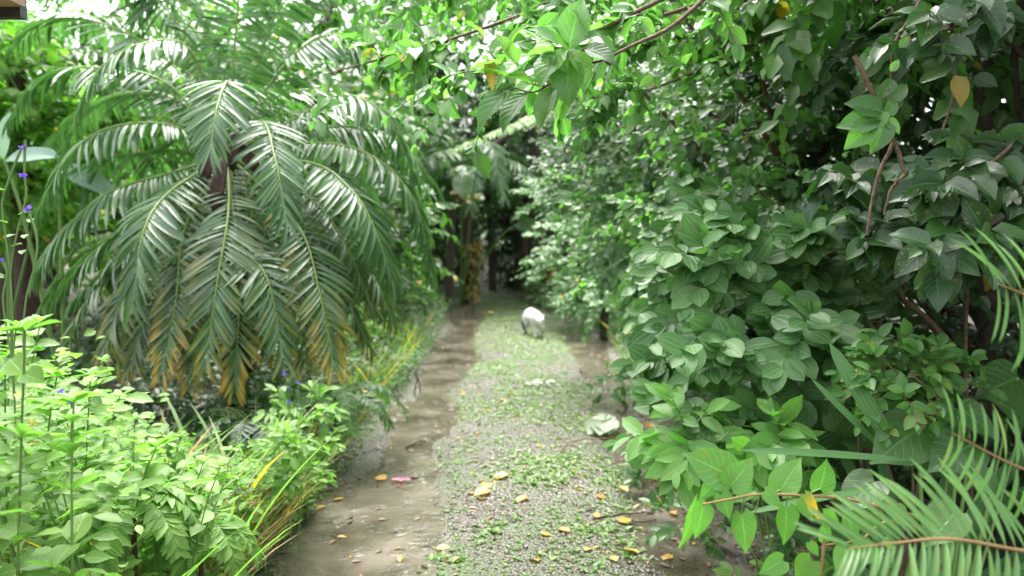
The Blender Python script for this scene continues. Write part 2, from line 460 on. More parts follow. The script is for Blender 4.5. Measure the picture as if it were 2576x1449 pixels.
Z = hill(X, Y) + 0.02 * np.sin(X * 2.1) * np.sin(Y * 1.7)
Z = Z - 0.09 * (np.abs(X - pc) < 1.6)
nx, ny = len(gx), len(gy)
ii = np.arange(ny - 1)[:, None] * nx + np.arange(nx - 1)[None]
F = np.stack([ii, ii + 1, ii + nx + 1, ii + nx], -1).reshape(-1, 4)
tag(link('ground', make_mesh('ground', np.stack([X, Y, Z], -1).reshape(-1, 3), F, ground_mat())), kind='structure')

def vnoise(x, y, s, seed=0):
    """cheap smooth value noise"""
    g = np.random.default_rng(seed).random((97, 97))
    fx, fy = x * s + 31.7, y * s + 17.3
    ix, iy = np.floor(fx).astype(int), np.floor(fy).astype(int)
    tx, ty = fx - ix, fy - iy
    tx, ty = tx * tx * (3 - 2 * tx), ty * ty * (3 - 2 * ty)
    a, b = g[ix % 97, iy % 97], g[(ix + 1) % 97, iy % 97]
    c, d = g[ix % 97, (iy + 1) % 97], g[(ix + 1) % 97, (iy + 1) % 97]
    return (a * (1 - tx) + b * tx) * (1 - ty) + (c * (1 - tx) + d * tx) * ty
RUT_L, RUT_R = -0.72, 0.72
def path_height(x, y):
    s = x - path_centre(y)
    z = 0.012 + 0.0 * s
    z = z - 0.046 * np.exp(-((s - RUT_L) / 0.30) ** 2) - 0.046 * np.exp(-((s - RUT_R) / 0.24) ** 2)
    z = z + 0.030 * (vnoise(x, y, 1.3, 1) - 0.5) + 0.012 * (vnoise(x, y, 5, 2) - 0.5) + 0.006 * (vnoise(x, y, 17, 3) - 0.5)
    # named low places of the ruts
    for (cx, cy, rx, ry, dp) in PUDDLES:
        z = z - dp * np.exp(-(((x - cx) / rx) ** 2 + ((y - cy) / ry) ** 2) ** 1.5)
    return z
def pud(u, v, rx, ry, dp):
    g = G(u, v); return (g[0], g[1], rx, ry, dp)
PUDDLES = [pud(870, 1330, .42, .75, .03), pud(1060, 1035, .38, .45, .028), pud(1130, 920, .22, 1.1, .026), pud(1560, 960, .24, 1.1, .03),
           pud(1780, 1380, .30, .50, .03), pud(1690, 1190, .26, .6, .03), pud(1480, 870, .22, 1.0, .022), pud(1180, 800, .2, 1.5, .02)]
def path_mat():
    m, nd, lk, bs = mat_new('wet_gravel_track')
    tc = nd.new('ShaderNodeTexCoord')
    n1 = nd.new('ShaderNodeTexNoise'); n1.inputs['Scale'].default_value = 2.2; n1.inputs['Detail'].default_value = 6
    n2 = nd.new('ShaderNodeTexNoise'); n2.inputs['Scale'].default_value = 38; n2.inputs['Detail'].default_value = 6
    vo = nd.new('ShaderNodeTexVoronoi'); vo.inputs['Scale'].default_value = 62
    for n in (n1, n2, vo): lk.new(tc.outputs['Object'], n.inputs['Vector'])
    at = nd.new('ShaderNodeAttribute'); at.attribute_name = 'rut'
    cg = ramp(nd, lk, n2.outputs[0], [(0.3, (0.03, 0.025, 0.016)), (0.52, (0.08, 0.066, 0.048)), (0.72, (0.15, 0.13, 0.108))])
    cr = ramp(nd, lk, n2.outputs[0], [(0.3, (0.085, 0.072, 0.052)), (0.6, (0.155, 0.132, 0.102)), (0.8, (0.23, 0.20, 0.16))])
    c = mixc(nd, lk, at.outputs['Fac'], cg, cr)
    vr = mth(nd, lk, 'MULTIPLY', mth(nd, lk, 'GREATER_THAN', vo.outputs['Distance'], 0.0), 0.45)
    sep = nd.new('ShaderNodeSeparateColor'); lk.new(vo.outputs['Color'], sep.inputs[0])
    stone = ramp(nd, lk, sep.outputs[0], [(0.0, (0.04, 0.037, 0.028)), (0.5, (0.10, 0.092, 0.075)), (0.9, (0.14, 0.13, 0.11)), (1.0, (0.25, 0.235, 0.215))])
    c = mixc(nd, lk, mth(nd, lk, 'MULTIPLY', vr, mth(nd, lk, 'SUBTRACT', 1.0, mth(nd, lk, 'MULTIPLY', at.outputs['Fac'], 0.65))), c, stone)
    c = mixc(nd, lk, mth(nd, lk, 'MULTIPLY', mth(nd, lk, 'SUBTRACT', n1.outputs[0], 0.38, clamp=True), 3.0, clamp=True), c, (0.06, 0.09, 0.03))
    lk.new(c, bs.inputs['Base Color'])
    bp = nd.new('ShaderNodeBump'); bp.inputs['Strength'].default_value = 0.7; bp.inputs['Distance'].default_value = 0.012
    lk.new(mth(nd, lk, 'ADD', n2.outputs[0], mth(nd, lk, 'MULTIPLY', vo.outputs['Distance'], -1.2)), bp.inputs['Height'])
    lk.new(bp.outputs[0], bs.inputs['Normal'])
    lk.new(ramp(nd, lk, n1.outputs[0], [(0.35, (0.22,) * 3), (0.65, (0.45,) * 3)]), bs.inputs['Roughness'])
    return m
sx_ = np.linspace(-1.45, 1.45, 100)
sy_ = np.concatenate([np.linspace(0.0, 2.4, 30), np.linspace(2.43, 8, 230), np.linspace(8.05, 24, 200)])
SX, SY = np.meshgrid(sx_, sy_)
PX = SX + path_centre(SY)
edge = np.clip((np.abs(SX) - 1.1) / 0.35, 0, 1)
PZ = path_height(PX, SY) * (1 - edge) + 0.03 * edge - 0.10 * edge ** 3
nx, ny = SX.shape[1], SX.shape[0]
ii = np.arange(ny - 1)[:, None] * nx + np.arange(nx - 1)[None]
F = np.stack([ii, ii + 1, ii + nx + 1, ii + nx], -1).reshape(-1, 4)
rut = np.clip(np.exp(-((SX - RUT_L) / 0.34) ** 2) * 1.2 + np.exp(-((SX - RUT_R) / 0.3) ** 2), 0, 1) * (0.55 + 0.45 * (SY < 4.2))
tag(link('path', make_mesh('path', np.stack([PX, SY, PZ], -1).reshape(-1, 3), F, path_mat(), attrs={'rut': rut.ravel()})), kind='structure')

def water_mat():
    m, nd, lk, bs = mat_new('muddy_rain_water')
    tc = nd.new('ShaderNodeTexCoord')
    n = nd.new('ShaderNodeTexNoise'); n.inputs['Scale'].default_value = 3; n.inputs['Detail'].default_value = 4
    lk.new(tc.outputs['Object'], n.inputs['Vector'])
    lk.new(ramp(nd, lk, n.outputs[0], [(0.35, (0.13, 0.112, 0.08)), (0.65, (0.21, 0.185, 0.145))]), bs.inputs['Base Color'])
    # rings of rain drops
    hs_ = []
    for sc, of in ((6.0, 0), (9.0, 5.3)):
        mp = nd.new('ShaderNodeMapping'); mp.inputs['Location'].default_value = (of, of * 1.7, 0); lk.new(tc.outputs['Object'], mp.inputs[0])
        vo = nd.new('ShaderNodeTexVoronoi'); vo.inputs['Scale'].default_value = sc; lk.new(mp.outputs[0], vo.inputs['Vector'])
        d = vo.outputs['Distance']
        w = mth(nd, lk, 'SINE', mth(nd, lk, 'MULTIPLY', d, 60.0))
        f = mth(nd, lk, 'POWER', mth(nd, lk, 'SUBTRACT', 1.0, mth(nd, lk, 'MULTIPLY', d, 2.6), clamp=True), 2.0)
        hs_.append(mth(nd, lk, 'MULTIPLY', w, f))
    bp = nd.new('ShaderNodeBump'); bp.inputs['Strength'].default_value = 0.8; bp.inputs['Distance'].default_value = 0.012
    n3 = nd.new('ShaderNodeTexNoise'); n3.inputs['Scale'].default_value = 22; lk.new(tc.outputs['Object'], n3.inputs['Vector'])
    lk.new(mth(nd, lk, 'ADD', mth(nd, lk, 'ADD', hs_[0], hs_[1]), mth(nd, lk, 'MULTIPLY', n3.outputs[0], 0.6)), bp.inputs['Height']); lk.new(bp.outputs[0], bs.inputs['Normal'])
    bs.inputs['Roughness'].default_value = 0.035
    bs.inputs['IOR'].default_value = 1.33
    bs.inputs['Alpha'].default_value = 1.0
    tr = nd.new('ShaderNodeBsdfTransparent'); tr.inputs[0].default_value = (.72, .68, .58, 1)
    gl = nd.new('ShaderNodeBsdfGlossy'); gl.inputs['Roughness'].default_value = .035; lk.new(bp.outputs[0], gl.inputs['Normal'])
    fz = nd.new('ShaderNodeFresnel'); fz.inputs['IOR'].default_value = 1.5; lk.new(bp.outputs[0], fz.inputs['Normal'])
    m1 = nd.new('ShaderNodeMixShader'); lk.new(fz.outputs[0], m1.inputs[0]); lk.new(tr.outputs[0], m1.inputs[1]); lk.new(gl.outputs[0], m1.inputs[2])
    m2 = nd.new('ShaderNodeMixShader'); lk.new(ramp(nd, lk, n.outputs[0], [(.35, (.35,) * 3), (.65, (.8,) * 3)]), m2.inputs[0]); lk.new(m1.outputs[0], m2.inputs[1]); lk.new(bs.outputs[0], m2.inputs[2])
    lk.new(m2.outputs[0], nd['Material Output'].inputs['Surface'])
    return m
WL = -0.018
def strip(s0, s1, y0, y1, n=60):
    ys = np.linspace(y0, y1, n); c = path_centre(ys)
    V = np.concatenate([np.stack([c + s0, ys, np.full(n, WL)], -1), np.stack([c + s1, ys, np.full(n, WL)], -1)])
    i = np.arange(n - 1)
    return V, np.stack([i, i + n, i + n + 1, i + 1], -1)
wm = water_mat()
for s0, s1 in ((-1.12, -0.16), (0.32, 1.14)):
    V, F = strip(s0, s1, 1.2, 20)
    tag(link('puddle_water', make_mesh('puddle_water', V, F, wm)), kind='structure')

# ------------------------------------------------------------------ loose cover of the track
def gravel():
    n = 13000
    y = 2.6 + 9 * RNG.random(n) ** 1.7; s = RNG.uniform(-1.2, 1.2, n); x = s + path_centre(y)
    z = path_height(x, y)
    keep = z > WL - 0.004
    x, y, z = x[keep], y[keep], z[keep]; n = len(x)
    base = np.array([(1, 0, 0), (0, 1, 0), (-1, 0, 0), (0, -1, 0), (0, 0, .7), (0, 0, -.5)], float)
    F = np.array([(0, 1, 4), (1, 2, 4), (2, 3, 4), (3, 0, 4), (1, 0, 5), (2, 1, 5), (3, 2, 5), (0, 3, 5)])
    r = RNG.uniform(0.003, 0.009, n) * (1 + (RNG.random(n) < .04) * 1.2)
    a = RNG.uniform(0, 6.28, n); ca, sa = np.cos(a), np.sin(a)
    b = base[None] * (RNG.uniform(0.6, 1.2, (n, 6, 1))) * r[:, None, None]
    V = np.stack([b[..., 0] * ca[:, None] - b[..., 1] * sa[:, None] + x[:, None], b[..., 0] * sa[:, None] + b[..., 1] * ca[:, None] + y[:, None], b[..., 2] + z[:, None] + 0.001], -1)
    m, nd, lk, bs = mat_new('gravel_stone')
    ge = nd.new('ShaderNodeNewGeometry')
    lk.new(ramp(nd, lk, ge.outputs['Random Per Island'], [(0, (0.05, 0.038, 0.028)), (0.5, (0.08, 0.066, 0.05)), (0.92, (0.14, 0.12, 0.10)), (1, (0.30, 0.28, 0.25))]), bs.inputs['Base Color'])
    bs.inputs['Roughness'].default_value = 0.3
    o = link('gravel', make_mesh('gravel', V.reshape(-1, 3), (F[None] + (np.arange(n) * 6)[:, None, None]).reshape(-1, 3), m, smooth=False))
    tag(o, 'wet grey gravel strewn over the muddy track', 'gravel', kind='stuff')
gravel()
def density_strip(s):
    return np.exp(-(np.abs(s) / 0.56) ** 3)
def path_weeds():
    n = 60000
    y = 2.5 + 14.5 * RNG.random(n) ** 1.5; s = RNG.uniform(-1.25, 1.25, n)
    x = s + path_centre(y)
    dens = density_strip(s - 0.03) * np.clip((vnoise(x, y, 2.2, 9) * .6 + vnoise(x, y, 6.5, 19) * .4 - 0.32) * 4.0, 0.10, 1) + 0.5 * (np.abs(s) > 1.02)
    k = RNG.random(n) < dens * 0.9 * np.clip(1.25 - y / 16, .35, 1)
    x, y = x[k], y[k]; n = len(x)
    z = path_height(x, y)
    r = 5
    a0 = RNG.uniform(0, 6.28, n)
    pos, dr, nr, sz = [], [], [], []
    for j in range(r):
        a = a0 + j * 6.28 / r + RNG.normal(0, .3, n)
        el = RNG.uniform(0.2, 1.0, n)
        pos.append(np.stack([x, y, z], -1)); dr.append(np.stack([np.cos(a), np.sin(a), el], -1)); nr.append(np.stack([-np.cos(a) * el, -np.sin(a) * el, np.ones(n)], -1))
        sz.append(RNG.uniform(0.007, 0.021, n) * np.where(RNG.random(n) < 0.10, 1.9, 1))
    L = {'pos': np.concatenate(pos), 'dir': np.concatenate(dr), 'nor': np.concatenate(nr), 'size': np.concatenate(sz)}
    L['yel'] = (RNG.random(len(L['size'])) < .03) * 1.0
    o = leaf_cloud('ground_weeds', L, 'quad', M['moss_weed'])
    tag(o, 'low green weeds growing along the middle of the track', 'weeds', kind='stuff')
path_weeds()
def litter():
    n = 1500
    y = 2.6 + 10 * RNG.random(n) ** 1.4; s = np.where(RNG.random(n) < .35, RNG.normal(0.95, .22, n), RNG.uniform(-1.2, 1.2, n))
    x = s + path_centre(y); z = np.maximum(path_height(x, y), WL) + 0.004
    a = RNG.uniform(0, 6.28, n)
    L = {'pos': np.stack([x, y, z], -1), 'dir': np.stack([np.cos(a), np.sin(a), RNG.uniform(0, .15, n)], -1), 'nor': nrm(rnd(n) * 0.18 + [0, 0, 1]), 'size': RNG.uniform(0.015, 0.05, n)}
    L['yel'] = (RNG.random(n) < .12) * 1.0
    tag(leaf_cloud('leaf_litter', L, 'ell', M['litter']), 'brown rotting leaf litter scattered over the wet track', 'leaf litter', kind='stuff')
litter()

# ------------------------------------------------------------------ shrubs and trees
def limbs_to(base, targets, r0, r1, bend=0.25, n=9):
    out = []
    for t in targets:
        b = np.asarray(base, float) + np.array([random.gauss(0, r0 * .8), random.gauss(0, r0 * .8), 0]); t = np.asarray(t, float)
        mid = b * 0.5 + t * 0.5 + np.array([0, 0, np.linalg.norm(t - b) * bend * 0.5]) + RNG.normal(0, 0.06, 3)
        q = b * 0.8 + t * 0.2 + np.array([0, 0, np.linalg.norm(t - b) * bend * 0.3])
        out.append((curve_pts([b, q, mid, t], n), np.linspace(r0, r1, n)))
    return out
def shrub(name, label, cat, base, clusters, shape, mat, size, k=6, twig=(0.2, 0.4), singles=200, group=None,
          droop=0.35, face=(0, -0.35, 0.9), spread=0.9, hang=0.2, shell=0.5, bark='twig', stems=None, r0=0.02, dirbias=(0, 0, 0.3), jitter=0.25, far_shape=None, limbs=True, minpx=22, twigs_drawn=True, pair=True, yel=None):
    root = thing(name, base, label, cat, group)
    Ls, tp = [], []
    for (c, r, n) in clusters:
        O, D = in_ellipsoid(c, r, n, shell)
        D = D * np.array([1, 1, 0.7]) + np.array(dirbias) + rnd(n) * 0.35
        L, t_ = twig_leaves(O, D, RNG.uniform(twig[0], twig[1], n), k, size, droop, face, spread, jitter, hang, pair)
        Ls.append(L); tp += t_
    if stems:
        for poly, n, ln in stems:
            O, T, q = along(poly, n, 0.012)
            D = T * 0.6 + rnd(n) * 0.55 + np.array(dirbias)
            L, t_ = twig_leaves(O, D, RNG.uniform(ln * .6, ln, n), k, size, droop, face, spread, jitter, hang, pair)
            Ls.append(L); tp += t_
    L = cat_L(Ls)
    if yel: L['yel'] = (RNG.random(len(L['size'])) < yel) * RNG.uniform(.5, 1, len(L['size']))
    b = np.asarray(base, float)
    pick = visible_pick(L, singles, minpx) if singles else np.array([], int)
    rest = np.setdiff1d(np.arange(len(L['pos'])), pick)
    leaf_cloud('foliage', sub(L, rest), far_shape or shape, mat, root, loc=b)
    leaf_singles('leaf', L, pick, shape, mat, root, loc=b)
    br = []
    if limbs:
        cs = [c for c, r, n in clusters]
        br += limbs_to(b, cs, r0, r0 * .35)
        for (c, r, n) in clusters:
            O, D = in_ellipsoid(c, r, min(14, max(4, n // 8)), 0.6)
            for o_ in O:
                br.append((curve_pts([np.asarray(c), (np.asarray(c) + o_) / 2 + RNG.normal(0, .03, 3), o_], 5), np.linspace(r0 * .35, 0.002, 5)))
    if stems:
        for poly, n, ln in stems:
            br.append((curve_pts(poly, 24), np.linspace(r0 * .6, 0.0025, 24)))
    if br:
        br = [(p - b, r) for p, r in br]
        V, F = tubes(br, 6); link('branches', make_mesh('branches', V, F, M[bark]), root)
    if twigs_drawn and tp:
        V, F = tubes([(p - b, r) for p, r in tp], 4)
        o = link('twigs', make_mesh('twigs', V, F, M['green_stem' if bark == 'green_stem' else bark]), root); o['kind'] = 'stuff'
    return root
def tree(label, base, height, rad, nleaf, group=None, mat='far', lsize=(0.08, 0.14), tr=0.12, name='background_tree', lean=(0, 0), crown_low=0.35, lobes=9, shape='quad', singles=0):
    base = np.asarray(base, float)
    root = thing(name, base, label, 'tree', group)
    top = base + np.array([lean[0], lean[1], height * 0.75])
    tp = curve_pts([base, base * .6 + top * .4 + RNG.normal(0, .12, 3), top], 12)
    V, F = tubes([(tp - base, np.linspace(tr, tr * .35, 12))], 9)
    link('trunk', make_mesh('trunk', V, F, M['bark']), root)
    Ls, br = [], []
    for i in range(lobes):
        a = i * 2.4 + random.random(); h = crown_low + (1 - crown_low) * (i + .5) / lobes
        rr = rad * (0.35 + 0.5 * random.random()) * (1.15 - 0.5 * max(0, h - .5))
        c = base + np.array([lean[0] * h + math.cos(a) * rr, lean[1] * h + math.sin(a) * rr, height * h])
        m = nleaf // lobes // 8
        O, D = in_ellipsoid(c, (rad * .48, rad * .48, height * .16), m, 0.35)
        D = D + np.array([0, 0, 0.1]) + rnd(m) * .4
        L, _ = twig_leaves(O, D, RNG.uniform(.15, .45, m), 8, lsize, 0.3, (0, -0.25, 0.9), .9, .35, .25, pair=False)
        Ls.append(L)
        j = min(11, int(h * 11))
        br.append((curve_pts([tp[j] * 0.9 + tp[max(0, j - 2)] * .1, (tp[j] + c) / 2 + [0, 0, .15], c], 7), np.linspace(tr * .4, .012, 7)))
        for q in range(4):
            e = c + nrm(rnd(1))[0] * rad * .4
            br.append((curve_pts([c, (c + e) / 2 + RNG.normal(0, .05, 3), e], 5), np.linspace(.014, .005, 5)))
    L = cat_L(Ls)
    L['yel'] = (RNG.random(len(L['yel'])) < .01) * 1.0
    leaf_cloud('crown', L, shape, M[mat], root, loc=base)
    V, F = tubes([(p - base, r) for p, r in br], 5)
    link('branches', make_mesh('branches', V, F, M['bark']), root)
    return root

# ------------------------------------------------------------------ background trees and shrubs
far_trees = [  # x, y, height, crown radius, leaves, label, lean
    (-9.5, 9.5, 4.3, 2.6, 6400, 'broad bushy tree behind the palm at the far left', 'far'),
    (-6.3, 11.0, 4.4, 2.3, 6400, 'leafy tree rising behind the left half of the palm crown', 'far'),
    (-5.3, 8.2, 3.0, 1.5, 5200, 'bright lime green tree showing through the palm fronds', 'lime'),
    (-3.6, 12.5, 4.7, 2.4, 6400, 'tall tree behind the palm, above its top fronds', 'far'),
    (-2.6, 9.8, 4.0, 1.5, 5600, 'slim green tree between the palm and the path', 'far'),
    (-1.3, 15.5, 6.4, 2.4, 6400, 'tall tree at the left of the tunnel where the path ends', 'far'),
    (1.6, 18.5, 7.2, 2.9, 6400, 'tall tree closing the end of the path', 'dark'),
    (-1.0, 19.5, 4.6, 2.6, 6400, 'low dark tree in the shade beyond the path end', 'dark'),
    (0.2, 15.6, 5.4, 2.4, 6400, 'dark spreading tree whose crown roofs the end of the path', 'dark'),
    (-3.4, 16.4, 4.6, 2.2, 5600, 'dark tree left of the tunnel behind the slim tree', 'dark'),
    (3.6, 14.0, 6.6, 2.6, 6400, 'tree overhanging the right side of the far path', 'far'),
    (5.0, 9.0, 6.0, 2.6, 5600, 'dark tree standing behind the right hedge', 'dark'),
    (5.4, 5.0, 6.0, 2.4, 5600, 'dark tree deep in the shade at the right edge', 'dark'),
    (-12.5, 15.0, 5.2, 3.2, 5600, 'large tree far behind at the left edge', 'far'),
    (-8.0, 17.0, 5.4, 3.2, 5600, 'pale far tree under the sky gaps at the upper left', 'far'),
    (-4.5, 19.0, 5.9, 3.2, 5600, 'far tree under the sky gaps at the top centre', 'far'),
]
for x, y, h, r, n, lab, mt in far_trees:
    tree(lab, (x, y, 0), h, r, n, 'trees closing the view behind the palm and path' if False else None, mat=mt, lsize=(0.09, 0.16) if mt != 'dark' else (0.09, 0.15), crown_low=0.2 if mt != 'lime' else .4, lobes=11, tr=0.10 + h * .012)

# low cover under the trees, uncountable
def undergrowth(name, lab, boxes, shape, mat, size, el=(0.1, 1.2), yel=0.01):
    Ls = []
    for (x0, x1, y0, y1, h0, h1, n) in boxes:
        x = RNG.uniform(x0, x1, n); y = RNG.uniform(y0, y1, n)
        z = RNG.uniform(0, 1, n) * (h0 + (h1 - h0) * vnoise(x, y, 1.1, 5)) + hill(x, y)
        a = RNG.uniform(0, 6.28, n); e = RNG.uniform(*el, n)
        d = np.stack([np.cos(a), np.sin(a), e - 0.3], -1)
        nn = nrm(rnd(n) * .4 + [0, -.25, 1])
        Ls.append({'pos': np.stack([x, y, z], -1), 'dir': d, 'nor': nn, 'size': RNG.uniform(*size, n), 'yel': (RNG.random(n) < yel) * 1.0})
    o = leaf_cloud(name, cat_L(Ls), shape, mat)
    tag(o, lab, 'undergrowth', kind='stuff')
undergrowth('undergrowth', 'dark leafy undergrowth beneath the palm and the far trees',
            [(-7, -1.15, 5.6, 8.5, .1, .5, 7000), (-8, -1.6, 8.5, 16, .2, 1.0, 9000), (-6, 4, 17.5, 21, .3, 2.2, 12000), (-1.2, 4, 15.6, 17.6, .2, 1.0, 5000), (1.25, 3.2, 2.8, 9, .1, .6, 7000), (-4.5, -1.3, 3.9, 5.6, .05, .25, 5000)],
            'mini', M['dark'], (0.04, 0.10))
undergrowth('verge_plants', 'green ground cover along both verges of the track',
            [(-1.75, -1.0, 4.6, 6.2, .06, .25, 3500), (-1.75, -0.86, 6.2, 9, .05, .3, 5500), (-1.9, -.9, 9, 15, .08, .4, 5500), (-2.6, -1.02, 2.6, 4.4, .03, .16, 3500), (1.08, 1.7, 4.0, 10, .05, .3, 5000), (0.9, 1.7, 10, 14, .05, .4, 3000)],
            'mini', M['small'], (0.02, 0.05), yel=.02)
undergrowth('hill_wood', 'mass of forest leaves on the slope far behind',
            [(-26, 14, 23, 36, .8, 3.2, 22000)], 'quad', M['far'], (0.22, 0.4))
def blades(name, lab, spots, mat, cat, hs=(0.25, 0.6), shape='blade'):
    Ls = []
    for (x0, x1, y0, y1, n) in spots:
        x = RNG.uniform(x0, x1, n); y = RNG.uniform(y0, y1, n); a = RNG.uniform(0, 6.28, n)
        d = np.stack([np.cos(a) * .3, np.sin(a) * .3, np.ones(n)], -1)
        nn = np.stack([-np.cos(a), -np.sin(a), np.full(n, .3)], -1)
        Ls.append({'pos': np.stack([x, y, np.zeros(n)], -1), 'dir': d, 'nor': nn, 'size': RNG.uniform(*hs, n), 'yel': (RNG.random(n) < .12) * 1.0})
    tag(leaf_cloud(name, cat_L(Ls), shape, mat), lab, cat, kind='stuff')
blades('grass', 'long grass growing among the weeds left of the track', [(-2.8, -1.0, 2.0, 4.2, 2200), (-1.5, -1.0, 2.8, 9, 900), (1.1, 1.7, 4, 9, 300)], M['grass'], 'grass', (0.15, 0.42))
blades('tall_grass', 'thin pale grass blades rising above the weeds at the left', [(-2.6, -1.25, 1.9, 3.3, 420), (-1.5, -1.15, 2.4, 3.6, 90)], M["grass"], "grass", (0.35, 0.7))
blades('track_grass', 'short grass tufts on the middle of the track', [(-.5, .55, 2.8, 9, 700)], M['grass'], 'grass', (0.02, 0.06))

# ------------------------------------------------------------------ feather palms
def frond(root, b, ctrl, outward, llen, npairs, yel=0.0, single=False, mat='palm', shape='leaflet', r0=0.011, a0=78, a1=22, rach='rachis',
          start=0.10, width=1.0, droop=0.35, up=0.8, nvec=None, label=None, wob=0.05):
    b = np.asarray(b, float)
    pts = curve_pts(ctrl, 44)
    T = nrm(np.gradient(pts, axis=0))
    N0 = nrm(np.array(nvec if nvec is not None else np.array([0, 0, up]) + np.asarray(outward) * 0.8, float))
    npairs = npairs if single and mat == 'pinna' else int(npairs * 1.25); width = width if mat == 'pinna' else width * 1.35; wob = wob if mat == 'pinna' else 0.11
    t = np.linspace(start, 0.995, npairs)
    ix = t * 43; a = ix.astype(int); f = (ix - a)[:, None]; a2 = np.minimum(a + 1, 43)
    pp = pts[a] * (1 - f) + pts[a2] * f; tt = nrm(T[a] * (1 - f) + T[a2] * f)
    Nn = nrm(N0[None] - (tt @ N0)[:, None] * tt)
    side = np.cross(tt, Nn)
    q = (t - start) / (1 - start)
    ang = np.radians(a0 + (a1 - a0) * q ** 1.3)
    prof = np.clip(0.45 + 1.5 * q, 0, 1) * (1 - 0.38 * np.clip(q - .45, 0, 1) / .55)
    pos, dr, nr, sz, yl = [], [], [], [], []
    n = len(t)
    for sg in (-1, 1):
        d = tt * np.cos(ang)[:, None] + side * sg * np.sin(ang)[:, None] + Nn * 0.12 + rnd(n) * wob - np.array([0, 0, droop])
        pos.append(pp); dr.append(nrm(d)); nr.append(nrm(Nn + side * sg * -0.25 + rnd(n) * 0.12 + np.array([0, 0, .15])))
        ln = llen * prof * RNG.uniform(.84, 1.1, n) * np.where(RNG.random(n) < .04, .5, 1)
        sz.append(np.stack([llen * np.clip(prof, .5, 1) * width * RNG.uniform(.85, 1.1, n), ln, ln], -1))
        yl.append(np.clip(yel * (0.03 + 1.7 * q ** 3) + RNG.normal(0, .13, n) * (yel > 0), 0, 1))
    L = {'pos': np.concatenate(pos), 'dir': np.concatenate(dr), 'nor': np.concatenate(nr), 'size': np.concatenate(sz), 'yel': np.concatenate(yl)}
    V, F = tubes([(pts - b, np.linspace(r0, r0 * .18, 44))], 6)
    fr = link('frond', make_mesh('frond', V, F, M[rach]), root)
    if label: fr['label'] = label
    if single:
        leaf_singles('leaflet', L, range(len(L['pos'])), shape, M[mat], fr, loc=b)
    else:
        leaf_cloud('leaflets', L, shape, M[mat], fr, kind='stuff', loc=b)
    return fr

